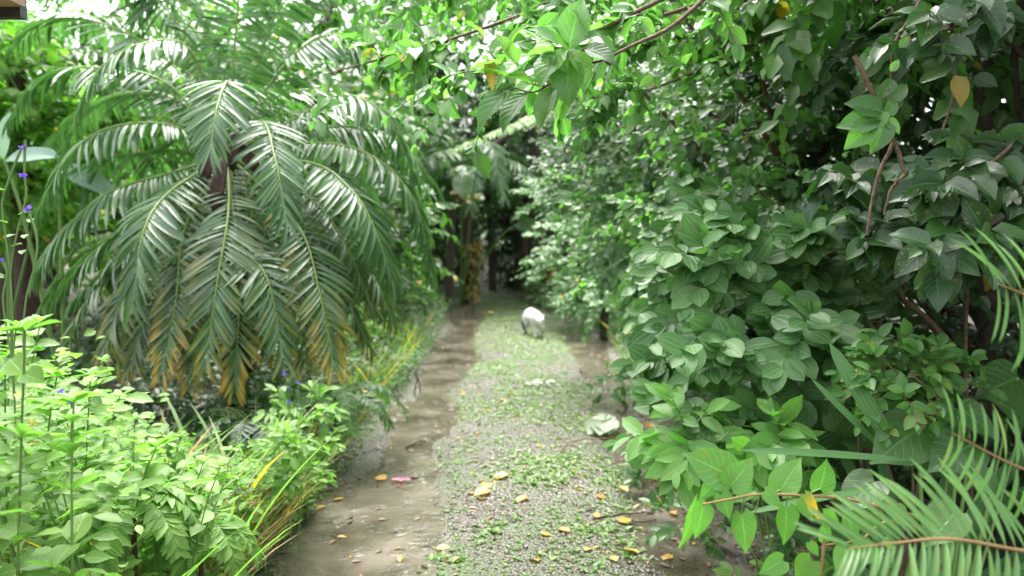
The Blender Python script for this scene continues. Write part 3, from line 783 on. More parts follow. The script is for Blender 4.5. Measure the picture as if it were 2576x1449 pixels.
def feather_palm():
    D0 = 5.2
    c = P(572, 385, D0); base = np.array([c[0], c[1], 0.0])
    root = thing('date_palm', base, 'feathery palm with arching fronds left of the track, lowest fronds yellow tipped', 'palm')
    # trunk and old leaf bases
    tp = curve_pts([base, (base + c) / 2 + [0.03, 0, 0], c - [0, 0, .12]], 12)
    V, F = tubes([(tp - base, np.linspace(.10, .085, 12))], 12)
    link('trunk', make_mesh('trunk', V, F, M['palm_trunk']), root)
    bt = []
    for i in range(46):
        a = i * 2.4; z = 0.35 + i / 46 * (c[2] - .45)
        p0 = np.array([math.cos(a) * .07, math.sin(a) * .07, z]); p1 = p0 + np.array([math.cos(a) * .09, math.sin(a) * .09, .10])
        bt.append((np.array([p0, (p0 + p1) / 2, p1]), np.array([.028, .022, .010])))
    V, F = tubes(bt, 5)
    link('old_leaf_bases', make_mesh('old_leaf_bases', V, F, M['palm_trunk']), root)
    for (u, v, du, dv, d, ln, w) in ((512, 470, 16, -95, -.32, .34, .055), (540, 545, 18, -150, -.38, .45, .06), (655, 440, -40, -60, -.3, .30, .05), (585, 430, 6, -90, -.36, .34, .05)):
        p = P(u, v, D0 + d); q = P(u + du, v + dv, D0 + d - .08)
        V_, F_, UV_ = SH['ell']
        Fm = frames(np.array([q - p]), np.array([[0.1, -1, .3]]))[0]
        VV = (V_ * np.array([w * 2.8, ln * .85, .5])) @ Fm.T + p - base
        o = link('spathe', make_mesh('spathe', VV, F_, M['spathe'], UV_), root)
        sm = o.modifiers.new('thick', 'SOLIDIFY'); sm.thickness = 0.012
    fl = []
    for i in range(95):   # mossy flower strands beneath the crown
        u, v = random.choice(((470, 560), (500, 620), (640, 470), (545, 500), (480, 520), (610, 600), (450, 480)))
        s = P(u + random.gauss(0, 26), v + random.gauss(0, 35), D0 - random.uniform(.15, .42))
        e = s + np.array([random.gauss(0, .07), random.gauss(0, .06), random.uniform(-.18, .03)])
        fl.append((curve_pts([s, (s + e) / 2 + RNG.normal(0, .02, 3), e], 6) - base, np.full(6, .004)))
    V, F = tubes(fl, 4)
    o = link('flower_strands', make_mesh('flower_strands', V, F, M['moss']), root); o['kind'] = 'stuff'

    def fr(pts, dd, ll=.27, n=36, yel=0.0, single=False, droop=.35, **k):
        ctrl = [P(u, v, D0 + d) for (u, v), d in zip(pts, dd)]
        ctrl = [c + np.array([0, 0, -.02])] + ctrl
        out = ctrl[-1] - ctrl[0]; out[2] = 0; out = nrm(out + np.array([0, -.25, 0]))
        frond(root, base, ctrl, out, ll, n, yel, single, droop=droop, **k)
    # front fronds that arch towards the viewer and hang
    fr([(575, 212), (548, 262), (530, 370)], [-.55, -.85, -1.0], .27, 30, single=True, droop=.25)
    fr([(655, 305), (692, 400), (722, 560)], [-.45, -.80, -.95], .27, 34, single=True, droop=.2)
    fr([(600, 600), (672, 700), (712, 890)], [-.5, -.8, -.9], .27, 34, .10, single=True, droop=.15)
    fr([(745, 560), (805, 740), (838, 915)], [-.45, -.75, -.85], .27, 32, .55, single=False, droop=.12)
    fr([(575, 530), (548, 700), (520, 900)], [-.55, -.85, -.95], .27, 34, .18, droop=.12)
    fr([(610, 590), (602, 790), (590, 960)], [-.4, -.66, -.72], .26, 32, .85, droop=.1)
    fr([(470, 560), (442, 760), (410, 930)], [-.4, -.62, -.7], .26, 32, .75, droop=.1)
    fr([(430, 480), (362, 580), (335, 760)], [-.55, -.85, -.98], .27, 34, droop=.3)
    fr([(425, 640), (320, 740), (262, 880)], [-.3, -.55, -.65], .27, 34, .25, droop=.2)
    fr([(700, 640), (745, 760), (765, 900)], [-.3, -.55, -.6], .26, 30, .3, droop=.15)
    fr([(450, 650), (370, 790), (325, 930)], [-.2, -.35, -.4], .27, 34, .35, droop=.15)
    fr([(360, 620), (230, 740), (170, 860)], [-.15, -.3, -.35], .28, 36, .1, droop=.3)
    fr([(330, 560), (190, 680), (110, 800)], [-.0, -.1, -.1], .28, 36, droop=.4)
    fr([(820, 560), (930, 680), (985, 800)], [-.1, -.2, -.25], .27, 34, .05, droop=.35)
    fr([(800, 640), (880, 770), (930, 870)], [.1, .1, .1], .26, 32, .1, droop=.3)
    fr([(500, 640), (500, 800), (480, 950)], [-.25, -.4, -.45], .26, 32, .5, droop=.15)
    # left side
    fr([(425, 436), (273, 485), (150, 590), (95, 680)], [-.3, -.5, -.6, -.62], .30, 40, droop=.45)
    fr([(430, 316), (273, 322), (170, 395), (100, 520)], [-.3, -.5, -.6, -.6], .30, 40, droop=.5)
    fr([(400, 560), (280, 660), (180, 760)], [-.1, -.2, -.25], .28, 36, droop=.4)
    fr([(420, 500), (240, 620), (120, 740)], [.1, .05, .0], .28, 36, droop=.4)
    fr([(480, 130), (350, 112), (255, 170), (200, 270)], [-.2, -.4, -.5, -.5], .30, 38, droop=.5)
    fr([(420, 210), (240, 170), (110, 190), (30, 290)], [.0, -.05, -.1, -.1], .30, 42, droop=.5)
    fr([(430, 160), (260, 60), (120, 50), (40, 110)], [.3, .4, .45, .5], .30, 40, droop=.45)
    fr([(470, 100), (360, -30), (240, -60), (120, -20)], [.3, .4, .4, .4], .30, 40, droop=.4)
    fr([(440, 250), (300, 235), (190, 290), (120, 380)], [.4, .6, .7, .7], .28, 36, droop=.5)
    fr([(400, 380), (200, 420), (80, 540)], [.4, .6, .6], .28, 36, droop=.5)
    # upwards
    fr([(545, 150), (500, 10), (420, -90)], [.1, .05, 0], .28, 36, droop=.3)
    fr([(590, 120), (610, -60), (640, -160)], [.0, -.1, -.2], .28, 34, droop=.3)
    fr([(560, 200), (470, 50), (400, -20), (340, 40)], [.25, .35, .4, .4], .28, 36, droop=.4)
    fr([(640, 180), (700, 30), (770, -40), (850, 0)], [.1, .1, .1, .1], .28, 36, droop=.4)
    fr([(660, 240), (760, 120), (850, 90), (930, 170)], [.0, -.1, -.1, -.1], .28, 38, droop=.45)
    fr([(640, 150), (660, -20), (720, -110)], [.35, .5, .6], .28, 34, droop=.3)
    # right side
    fr([(740, 300), (860, 240), (970, 290), (1040, 440)], [-.1, -.2, -.25, -.25], .29, 40, droop=.5)
    fr([(783, 410), (883, 477), (940, 570), (985, 700)], [-.35, -.55, -.65, -.7], .30, 42, droop=.4)
    fr([(780, 360), (930, 390), (1040, 500), (1085, 680)], [-.15, -.3, -.35, -.35], .29, 42, droop=.45)
    fr([(780, 500), (870, 620), (930, 760)], [-.15, -.3, -.35], .28, 36, .08, droop=.3)
    fr([(760, 330), (900, 320), (1010, 360), (1100, 470)], [.2, .3, .3, .3], .28, 38, droop=.5)
    fr([(760, 520), (840, 660), (900, 820)], [.1, .1, .1], .28, 34, .15, droop=.3)
    fr([(640, 560), (650, 720), (665, 880)], [.0, -.1, -.1], .26, 32, .3, droop=.15)
    fr([(520, 600), (480, 760), (470, 900)], [.0, -.1, -.1], .26, 32, .4, droop=.15)
    fr([(400, 620), (330, 760), (300, 900)], [.1, .1, .1], .26, 32, .35, droop=.25)
    fr([(720, 600), (820, 740), (860, 860)], [.25, .3, .3], .26, 32, .3, droop=.25)
    for k in range(12):   # fronds of the back half of the crown
        a = R(20 + k * 13 + random.uniform(-5, 5)); el = random.uniform(.2, 1.1); ln = random.uniform(1.1, 1.4)
        o_ = np.array([math.cos(a), math.sin(a), 0])
        ctrl = [c, c + o_ * ln * .35 * math.cos(el * .6) + [0, 0, .45 * el], c + o_ * ln * .8 + [0, 0, .5 * el - .1], c + o_ * ln * 1.1 + [0, 0, .3 * el - .55]]
        frond(root, base, ctrl, o_, .27, 34, droop=.45)
feather_palm()

# second palm whose tips show above and left of the first
def far_palm(base, h, n, ln, label, single=False, ll=.3):
    base = np.asarray(base, float)
    root = thing('feather_palm', base, label, 'palm')
    c = base + [0, 0, h]
    V, F = tubes([(curve_pts([base, c], 6) - base, np.linspace(.11, .08, 6))], 10)
    link('trunk', make_mesh('trunk', V, F, M['palm_trunk']), root)
    for k in range(n):
        a = k * 2.4; el = .2 + .9 * (k / n); o_ = np.array([math.cos(a), math.sin(a), 0])
        ctrl = [c, c + o_ * ln * .35 + [0, 0, .5 * el * ln], c + o_ * ln * .8 + [0, 0, .45 * el * ln - .1], c + o_ * ln * 1.1 + [0, 0, .2 * el * ln - .5]]
        frond(root, base, ctrl, o_, ll, 36, droop=.4)
far_palm((-4.4, 7.2, 0), 2.7, 18, 1.7, 'taller feather palm half hidden behind the first at the upper left')
far_palm((-0.75, 13.3, 0), 2.0, 13, 1.35, 'dark palm with spreading fronds over the far end of the path', ll=.4)

# ------------------------------------------------------------------ right side shrubs
def E(u, v, d, rx, ry, rz, n): return (P(u, v, d), (rx, ry, rz), n)
# overhanging shrub with glossy ovate leaves: canopy over the track and dark interior
can = [
    ([P(2700, -250, 3.3), P(2000, -60, 3.0), P(1500, 90, 2.7), P(1180, 190, 2.6)], 34, .26),
    ([P(2500, -420, 3.0), P(1800, -160, 3.0), P(1250, 60, 3.0), P(810, 190, 3.0)], 40, .24),
    ([P(2300, -500, 3.2), P(1500, -160, 3.4), P(1000, 20, 3.5)], 34, .25),
    ([P(2300, -350, 2.7), P(1900, -120, 2.4), P(1600, 30, 2.2), P(1400, 130, 2.1)], 18, .2),
    ([P(2500, -200, 3.4), P(2000, 60, 3.4), P(1650, 220, 3.3), P(1450, 250, 3.2)], 30, .24),
    ([P(2100, -60, 3.9), P(1900, 40, 3.8), P(1700, 90, 3.8), P(1200, 70, 4.0)], 36, .28),
    ([P(2400, -300, 3.8), P(1800, -80, 4.0), P(1300, -20, 4.2), P(950, 60, 4.4)], 40, .28),
]
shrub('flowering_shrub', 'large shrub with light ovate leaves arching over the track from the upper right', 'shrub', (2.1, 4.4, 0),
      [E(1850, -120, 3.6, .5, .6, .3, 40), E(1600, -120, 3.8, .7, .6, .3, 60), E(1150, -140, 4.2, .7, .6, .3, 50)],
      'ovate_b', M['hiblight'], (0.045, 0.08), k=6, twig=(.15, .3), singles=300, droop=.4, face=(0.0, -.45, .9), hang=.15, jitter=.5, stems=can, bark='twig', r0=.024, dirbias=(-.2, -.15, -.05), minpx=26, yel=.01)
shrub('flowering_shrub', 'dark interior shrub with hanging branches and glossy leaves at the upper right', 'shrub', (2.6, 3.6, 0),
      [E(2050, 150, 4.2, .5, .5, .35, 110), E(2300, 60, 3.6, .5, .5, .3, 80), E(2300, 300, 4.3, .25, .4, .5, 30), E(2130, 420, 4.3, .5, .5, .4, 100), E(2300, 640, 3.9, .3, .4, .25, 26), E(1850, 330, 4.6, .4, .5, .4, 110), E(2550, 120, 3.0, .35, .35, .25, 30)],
      'ovate', M['hibshade'], (0.06, 0.10), k=4, twig=(.12, .28), singles=260, droop=.4, face=(-.25, -.6, .7), hang=.35, jitter=.45, bark='bark', r0=.03, minpx=24, yel=.008)
# glossy branch ends close by on the right
gl = [
    ([P(2620, 300, 2.5), P(2480, 420, 2.3), P(2330, 500, 2.2)], 12, .16),
    ([P(2650, 520, 2.4), P(2500, 560, 2.2), P(2380, 640, 2.15)], 12, .15),
    ([P(2500, 330, 2.8), P(2300, 430, 2.6), P(2120, 450, 2.5)], 12, .16),
    ([P(2480, 700, 2.6), P(2330, 560, 2.5), P(2180, 600, 2.4)], 12, .15),
    ([P(2576, -60, 2.4), P(2420, 60, 2.2), P(2250, 110, 2.2)], 8, .16),
]
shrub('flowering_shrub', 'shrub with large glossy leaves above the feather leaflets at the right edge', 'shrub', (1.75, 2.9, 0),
      [E(2440, 560, 2.7, .2, .2, .16, 16)], 'ovate_b', M['hibshade'], (0.07, 0.115), k=4, twig=(.1, .18), singles=200, face=(-.1, -.8, .6), hang=.35, stems=gl, bark='twig', r0=.014, minpx=30, yel=.02)

# velvet leaved shrubs, from near to far
ms = [([P(2200, 1050, 3.2), P(1950, 800, 3.0), P(1700, 620, 2.9)], 14, .30), ([P(2200, 1050, 3.2), P(2000, 950, 2.9), P(1750, 860, 2.75)], 16, .26),
      ([P(2250, 900, 3.3), P(2050, 650, 3.1), P(1830, 560, 3.0)], 14, .28), ([P(2150, 1100, 3.2), P(1900, 1050, 2.9), P(1700, 1040, 2.8)], 12, .25),
      ([P(2200, 980, 3.2), P(2100, 850, 2.8), P(1900, 880, 2.6)], 10, .22), ([P(2300, 850, 3.3), P(2150, 620, 3.1), P(2020, 600, 2.9)], 10, .2),
      ([P(2150, 1050, 3.3), P(1800, 900, 3.2), P(1660, 930, 3.2)], 12, .24)]
shrub('velvet_leaf_shrub', 'shrub with large rounded velvety leaves leaning over the right rut', 'shrub', (1.45, 3.35, 0),
      [E(1880, 760, 3.2, .26, .26, .3, 34)], 'broad', M['mela'], (0.085, 0.125), k=5, twig=(.14, .26), singles=300, face=(-.2, -.85, .65), hang=.18, droop=.25, stems=ms, bark='green_stem', r0=.010, dirbias=(-.35, -.5, .25), minpx=34, yel=.004)
shrub('velvet_leaf_shrub', 'second velvety shrub just behind the nearest one along the right verge', 'shrub', (1.75, 4.9, 0),
      [E(1830, 620, 4.3, .36, .45, .38, 70), E(1770, 820, 4.4, .24, .4, .2, 50), E(1930, 480, 4.4, .4, .4, .3, 50), E(1720, 720, 4.8, .22, .4, .3, 50)],
      'broad', M['mela'], (0.075, 0.115), k=5, twig=(.14, .28), singles=260, face=(-.25, -.8, .65), hang=.2, bark='green_stem', r0=.012, dirbias=(-.35, -.4, .2), minpx=20, yel=.003)
shrub('velvet_leaf_shrub', 'third velvety shrub beside the track, level with the white cat', 'shrub', (1.7, 7.4, 0),
      [E(1680, 560, 6.4, .46, .6, .42, 90), E(1670, 740, 6.6, .32, .6, .24, 70), E(1590, 640, 7.2, .34, .6, .4, 80), E(1640, 480, 7, .5, .6, .3, 60)],
      'broad', M['mela'], (0.07, 0.11), k=5, twig=(.15, .3), singles=180, face=(-.25, -.8, .65), hang=.2, bark='green_stem', r0=.014, dirbias=(-.3, -.4, .2), far_shape='mini', minpx=14)
shrub('small_leaf_bush', 'bush with small glossy leaves high above the right verge', 'shrub', (2.3, 6.4, 0),
      [E(1620, 350, 6.2, .55, .6, .4, 150), E(1480, 430, 7.2, .45, .6, .35, 120), E(1780, 280, 5.6, .55, .6, .45, 150), E(1950, 420, 5.2, .5, .5, .5, 130), E(1540, 230, 6.6, .6, .6, .35, 110), E(1700, 130, 6.4, .8, .6, .4, 120), E(1450, 120, 7.0, .9, .7, .4, 120)],
      'mini', M['small'], (0.045, 0.075), k=7, twig=(.15, .32), singles=260, face=(-.3, -.55, .75), hang=.2, bark='bark', r0=.03, minpx=10)
shrub('verge_bush', 'leafy bush where the track bends out of sight on the right', 'shrub', (1.5, 11.5, 0),
      [E(1450, 640, 10.5, .55, .9, .55, 110), E(1440, 500, 11.5, .7, .9, .5, 110), E(1500, 740, 9.8, .4, .9, .25, 90), E(1420, 720, 13, .5, .8, .3, 70)],
      'mini', M['mela'], (0.06, 0.10), k=6, twig=(.2, .4), singles=0, bark='green_stem', dirbias=(-.3, -.4, .2))
shrub('shade_bush', 'dark low bush between the hedge and the soil at the right', 'shrub', (2.1, 4.0, 0),
      [E(2150, 850, 4.2, .35, .4, .25, 24), E(2350, 950, 3.6, .4, .4, .25, 36), E(1950, 950, 4.0, .4, .4, .25, 40), E(2500, 780, 3.5, .3, .4, .3, 30)],
      'ovate', M['dark'], (0.05, 0.09), k=4, twig=(.1, .25), singles=80, face=(-.2, -.7, .7), bark='bark', r0=.015, minpx=24)
shrub('climbing_vine', 'light green vine with small heart leaves climbing over the velvety shrubs', 'vine', (1.9, 5.4, 0),
      [E(1800, 500, 4.0, .5, .3, .3, 34), E(1640, 640, 5.2, .5, .4, .35, 40), E(1980, 620, 3.6, .3, .25, .25, 22), E(1560, 520, 6.0, .5, .4, .3, 40), E(1900, 250, 4.0, .6, .3, .3, 40)],
      'heart', M['hiblight'], (.04, .07), k=5, twig=(.15, .35), singles=160, face=(-.25, -.7, .6), hang=.4, jitter=.4, bark='green_stem', r0=.008, minpx=16)
# dark backing behind the right hedge
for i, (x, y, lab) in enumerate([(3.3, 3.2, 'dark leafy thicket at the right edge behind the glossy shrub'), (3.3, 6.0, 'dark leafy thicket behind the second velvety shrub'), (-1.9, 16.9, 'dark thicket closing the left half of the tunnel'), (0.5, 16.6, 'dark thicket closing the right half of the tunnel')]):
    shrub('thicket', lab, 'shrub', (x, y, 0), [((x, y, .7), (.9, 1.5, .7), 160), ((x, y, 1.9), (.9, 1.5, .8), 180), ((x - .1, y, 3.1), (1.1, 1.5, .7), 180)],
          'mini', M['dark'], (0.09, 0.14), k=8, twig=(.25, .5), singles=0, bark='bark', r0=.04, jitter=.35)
# high canopy, mostly out of view; clusters added overhead to block sky light
shrub('shade_canopy', 'spreading, mostly unseen tree whose dark canopy shades the whole right side of the track', 'tree', (3.6, 4.6, 0),
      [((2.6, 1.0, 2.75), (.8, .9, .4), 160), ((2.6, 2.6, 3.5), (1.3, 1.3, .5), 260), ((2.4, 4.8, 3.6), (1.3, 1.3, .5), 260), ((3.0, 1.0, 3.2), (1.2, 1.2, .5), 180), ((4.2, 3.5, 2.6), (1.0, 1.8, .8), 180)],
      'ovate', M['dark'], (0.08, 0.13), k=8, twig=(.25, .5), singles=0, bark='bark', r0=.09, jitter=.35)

# bare brown stems under the velvet shrub
def bare_stems():
    b = P(2190, 1120, 3.2); b[2] = 0
    root = thing('woody_shrub', b, 'bare brown branching stems rising in the gap behind the velvety leaves', 'shrub')
    def seg(pp, d): return [P(u, v, d) for u, v in pp]
    paths = [([(2190, 1180), (2170, 1000), (2150, 880), (2100, 760), (2060, 650), (1980, 560)], 3.2), ([(2195, 1150), (2190, 930), (2210, 800), (2190, 690), (2165, 600)], 3.25),
             ([(2190, 900), (2150, 780), (2110, 690)], 3.2), ([(2200, 950), (2175, 860), (2235, 690), (2160, 560)], 3.3),
             ([(2420, 900), (2330, 800), (2270, 750), (2230, 670), (2150, 580), (2050, 480)], 3.1), ([(2380, 860), (2300, 770), (2240, 640)], 3.15),
             ([(2100, 640), (2000, 560), (1900, 470)], 3.25), ([(2190, 1100), (2080, 960), (2010, 840)], 3.15)]
    V, F = tubes([(curve_pts(seg(p, d), 16) - b, np.linspace(.013, .005, 16)) for p, d in paths], 6)
    link('branches', make_mesh('branches', V, F, M['twig']), root)
    Ls = []
    for p, d in paths:
        O, T, q = along(seg(p[-3:], d), 4, .01)
        L, _ = twig_leaves(O, T + rnd(4) * .6, RNG.uniform(.08, .16, 4), 3, (.05, .08), face=(-.1, -.8, .5)); Ls.append(L)
    L = cat_L(Ls); leaf_singles('leaf', L, range(len(L['pos'])), 'ovate', M['hib'], root, loc=b)
bare_stems()

# hanging twig with a cluster of seven leaves
def hanging_twig():
    b = P(2240, 60, 2.15)
    root = thing('dead_twig', b, 'bent hanging twig with a cluster of seven leaves before the dark gap', 'twig')
    W = lambda pp, d: [P(u, v, d) - b for u, v in pp]
    ps = [(W([(2150, 140), (2185, 215), (2225, 300), (2250, 360), (2276, 437)], 2.15), .007, .006), (W([(2276, 437), (2255, 460), (2238, 480), (2225, 540)], 2.15), .005, .003),
          (W([(2250, 352), (2215, 430), (2190, 520), (2180, 590)], 2.15), .0055, .003), (W([(2330, -20), (2280, 60), (2250, 120), (2240, 190), (2235, 300)], 2.2), .006, .003),
          (W([(2225, 296), (2200, 300), (2185, 302)], 2.15), .003, .002), (W([(2392, 60), (2400, 160), (2395, 250), (2370, 330)], 2.2), .006, .003)]
    V, F = tubes([(curve_pts(p, 14) + RNG.normal(0, .0012, (14, 3)), np.linspace(a, c, 14)) for p, a, c in ps], 6)
    link('twigs', make_mesh('twigs', V, F, M['twig']), root)
    def lf(bu, bv, tu, tv, mat, d=2.12, nor=(0, -1, .35), w=1.0):
        p0, p1 = P(bu, bv, d), P(tu, tv, d - .015); s = np.linalg.norm(p1 - p0)
        leaf_singles('leaf', {'pos': np.array([p0]), 'dir': np.array([p1 - p0]), 'nor': np.array([nor]), 'size': np.array([[s * w, s, s]])}, [0], 'ovate_b', M[mat], root, loc=b)
    for a in ((2222, 282, 2140, 250, 'hib'), (2210, 300, 2118, 308, 'hiblight'), (2205, 302, 2135, 365, 'heart'), (2230, 295, 2255, 245, 'hib'), (2222, 272, 2190, 330, 'heart'),
              (2232, 300, 2200, 378, 'hiblight'), (2226, 300, 2268, 330, 'hiblight'), (2240, 255, 2285, 210, 'hib'), (2262, 120, 2290, 90, 'hib'), (2240, 180, 2262, 150, 'hiblight'), (2245, 200, 2222, 240, 'hib'),
              (2395, 145, 2330, 155, 'hib'), (2400, 190, 2430, 260, 'gold')):
        lf(*a)
hanging_twig()

# near light leaves over the middle of the track
def near_spray():
    b = P(1720, 20, 2.0)
    root = thing('leafy_branch', b, 'near branch end with a rosette of large light green leaves at the top centre', 'branch')
    W = lambda pp, d: [P(u, v, d) - b for u, v in pp]
    ps = [(W([(1830, -60), (1700, 60), (1600, 110), (1480, 160), (1400, 120)], 2.0), .006, .003), (W([(1480, 160), (1430, 170), (1380, 215), (1330, 210)], 2.0), .004, .002),
          (W([(1430, 170), (1350, 230), (1290, 220)], 2.02), .003, .002), (W([(1330, 210), (1260, 160), (1230, 130)], 2.0), .003, .0015)]
    V, F = tubes([(curve_pts(p, 14), np.linspace(a, c, 14)) for p, a, c in ps], 6)
    link('twigs', make_mesh('twigs', V, F, M['twig']), root)
    for i, (bu, bv, tu, tv, mt, w) in enumerate((
            (1430, 130, 1452, 0, 'hiblight', 1.0), (1478, 95, 1452, 20, 'hiblight', 1.5), (1430, 120, 1395, 60, 'hiblight', 1.2), (1420, 125, 1350, 190, 'hiblight', 1.5), (1440, 128, 1480, 185, 'hiblight', 1.3),
            (1470, 125, 1545, 140, 'hib', 1.3), (1455, 110, 1500, 80, 'hiblight', 1.2), (1430, 150, 1425, 245, 'hib', 1.2), (1395, 140, 1330, 120, 'hiblight', 1.0), (1350, 140, 1245, 185, 'hiblight', .9),
            (1300, 165, 1262, 85, 'weed', .7), (1260, 160, 1190, 150, 'weed', .8), (1270, 140, 1300, 60, 'lime', .6), (1215, 90, 1190, 55, 'weed', .7), (1290, 215, 1195, 300, 'hib', .8), (1330, 235, 1255, 305, 'hib', 1.1),
            (1300, 230, 1250, 225, 'hib', .6), (1340, 215, 1220, 150, 'weed', .6), (1228, 150, 1240, 210, 'gold', .6), (1395, 220, 1350, 300, 'hib', .9))):
        p0, p1 = P(bu, bv, 1.97), P(tu, tv, 1.94); s = np.linalg.norm(p1 - p0) * 1.08
        leaf_singles('leaf', {'pos': np.array([p0]), 'dir': np.array([p1 - p0]), 'nor': nrm(np.array([[-.1, -.55, .85]]) + rnd(1) * .2), 'size': np.array([[s * w, s, s]])}, [0], 'ovate_b', M[mt], root, loc=b)
near_spray()

# heart leaved sprig in the foreground
def ZX(zx, zy, d): return P(1572.5 + zx * .566, 629 + zy * .566, d)
def heart_sprig():
    b = ZX(1200, 1180, 1.9); b0 = b.copy(); b0[2] = 0
    root = thing('heart_leaf_plant', b0, 'sprig of pale green heart-shaped drooping leaves above the right rut, one leaf orange', 'plant')
    D = 1.75
    st = [([(1160, 1150, .1), (980, 1105, .05), (800, 1092, 0), (600, 1085, -.03), (460, 1108, -.05), (345, 1130, -.07)], .004),
          ([(1170, 1200, .12), (1100, 1240, .1), (1040, 1290, .05), (880, 1312, .02)], .0035), ([(885, 1290, 0), (878, 1380, 0), (868, 1500, .02)], .004),
          ([(1160, 1150, .1), (1300, 1190, .3), (1450, 1300, .5), (1500, 1600, .6)], .005), ([(1170, 1200, .12), (1320, 1260, .3), (1450, 1500, .5)], .004)]
    V, F = tubes([(curve_pts([ZX(x, y, D + d) for x, y, d in p], 16) - b0, np.linspace(r, r * .5, 16)) for p, r in st], 6)
    link('stems', make_mesh('stems', V, F, M['orange_stem']), root)
    for i, (bx, by, tx, ty, w, dd, mt) in enumerate((
            (462, 1000, 270, 903, 1.0, .0, 'heart'), (470, 1045, 568, 925, 1.05, -.02, 'heart'), (690, 1065, 777, 922, 1.0, .02, 'heart'), (865, 1062, 905, 935, 1.1, .03, 'heart'),
            (400, 1025, 335, 1110, .9, .0, 'heart'), (425, 1085, 472, 1195, 1.0, -.02, 'heart'), (345, 1140, 322, 1287, .9, -.05, 'heart'), (318, 1115, 260, 1338, .5, .03, 'heart'),
            (518, 1175, 545, 1355, .8, -.03, 'heart'), (620, 1075, 700, 1140, 1.0, -.03, 'heart'), (715, 1148, 720, 1315, .9, -.04, 'heart'), (775, 1110, 845, 1205, .9, -.03, 'heart'),
            (800, 1092, 878, 1212, .55, -.05, 'orange'), (1205, 1135, 1215, 1218, 1.2, .05, 'heart'), (990, 1185, 1028, 1310, .8, .02, 'heart'), (885, 1285, 888, 1205, .9, 0, 'heart'),
            (1020, 1345, 1160, 1338, .95, .02, 'heart'), (985, 1325, 935, 1425, 1.0, 0, 'heart'), (560, 1070, 480, 1120, .7, .05, 'heart'), (880, 1170, 960, 1230, .9, .06, 'heart'), (700, 1380, 600, 1440, 1.0, 0, 'heart'), (830, 1380, 760, 1470, 1.3, .02, 'lime'), (1150, 1290, 1200, 1330, 1.0, .05, 'heart'), (820, 1300, 860, 1360, .9, .05, 'heart'))):
        p0, p1 = ZX(bx, by, D + dd), ZX(tx, ty, D + dd - .01); s = np.linalg.norm(p1 - p0)
        yel = 1.0 if mt == 'orange' else 0.0
        L = {'pos': np.array([p0]), 'dir': np.array([p1 - p0]), 'nor': nrm(np.array([[random.gauss(0, .2), -.85, .45]])), 'size': np.array([[s * w, s, s]]), 'yel': np.array([yel])}
        leaf_singles('leaf', L, [0], 'heart', M['heart' if mt == 'orange' else mt], root, loc=b0)
        # petiole
    pe = []
    for (ax, ay, bx, by) in ((430, 1108, 462, 1000), (460, 1108, 470, 1045), (650, 1088, 690, 1065), (800, 1092, 865, 1062), (420, 1110, 400, 1025), (440, 1108, 425, 1085), (530, 1095, 518, 1175), (600, 1085, 575, 1180), (610, 1086, 620, 1075), (720, 1088, 715, 1148)):
        pe.append((np.array([ZX(ax, ay, D) - b0, ZX((ax + bx) / 2, (ay + by) / 2 - 3, D) - b0, ZX(bx, by, D) - b0]), np.array([.0015] * 3)))
    V, F = tubes(pe, 4); link('petioles', make_mesh('petioles', V, F, M['green_stem']), root)
heart_sprig()

# pleated feather leaves at the right edge
def young_palm():
    b = np.array([1.55, 1.35, 0.0])
    root = thing('young_palm', b, 'young palm at the right edge with pleated drooping leaflets and orange midribs', 'palm')
    # spear frond
    def one(pts, dd, ll, n, nvec, a0, a1, yel, dr, st=.02, w=1.0, wob=.075):
        ctrl = [P(u, v, d) for (u, v), d in zip(pts, dd)]
        frond(root, b, ctrl, (0, -1, 0), ll, n, yel, True, mat='pinna', shape='pinna', r0=.0048, a0=a0, a1=a1, rach='orange_stem', start=st, width=w, droop=dr, nvec=nvec, wob=wob)
    one([(2950, 960), (2750, 830), (2600, 752), (2505, 712)], [1.5, 1.45, 1.4, 1.35], .17, 13, (.1, -.8, .5), 85, 70, 0, .28)
    one([(2900, 1330), (2700, 1230), (2540, 1165), (2393, 1088)], [1.55, 1.5, 1.42, 1.35], .115, 17, (.0, -.9, .4), 88, 72, .15, .06, w=1.3)
    one([(3000, 1480), (2800, 1420), (2576, 1386), (2393, 1356), (2250, 1366), (2130, 1380)], [1.5, 1.45, 1.36, 1.3, 1.27, 1.25], .15, 40, (.0, -.8, .6), 82, 40, 0, .10, w=1.0)
    one([(3100, 700), (2850, 600), (2700, 560)], [1.6, 1.5, 1.4], .17, 9, (.1, -.8, .5), 80, 60, 0, .3)
    V, F = tubes([(curve_pts([(0, 0, 0), P(2950, 1480, 1.5) - b], 6), np.linspace(.03, .012, 6)), (curve_pts([(0, 0, .1), P(2950, 960, 1.5) - b], 6), np.linspace(.02, .009, 6)), (curve_pts([(0, 0, .1), P(2900, 1330, 1.55) - b], 6), np.linspace(.02, .009, 6)), (curve_pts([(0, 0, .1), P(3100, 700, 1.6) - b], 6), np.linspace(.02, .009, 6))], 7)
    link('leaf_stalks', make_mesh('leaf_stalks', V, F, M['orange_stem']), root)
young_palm()

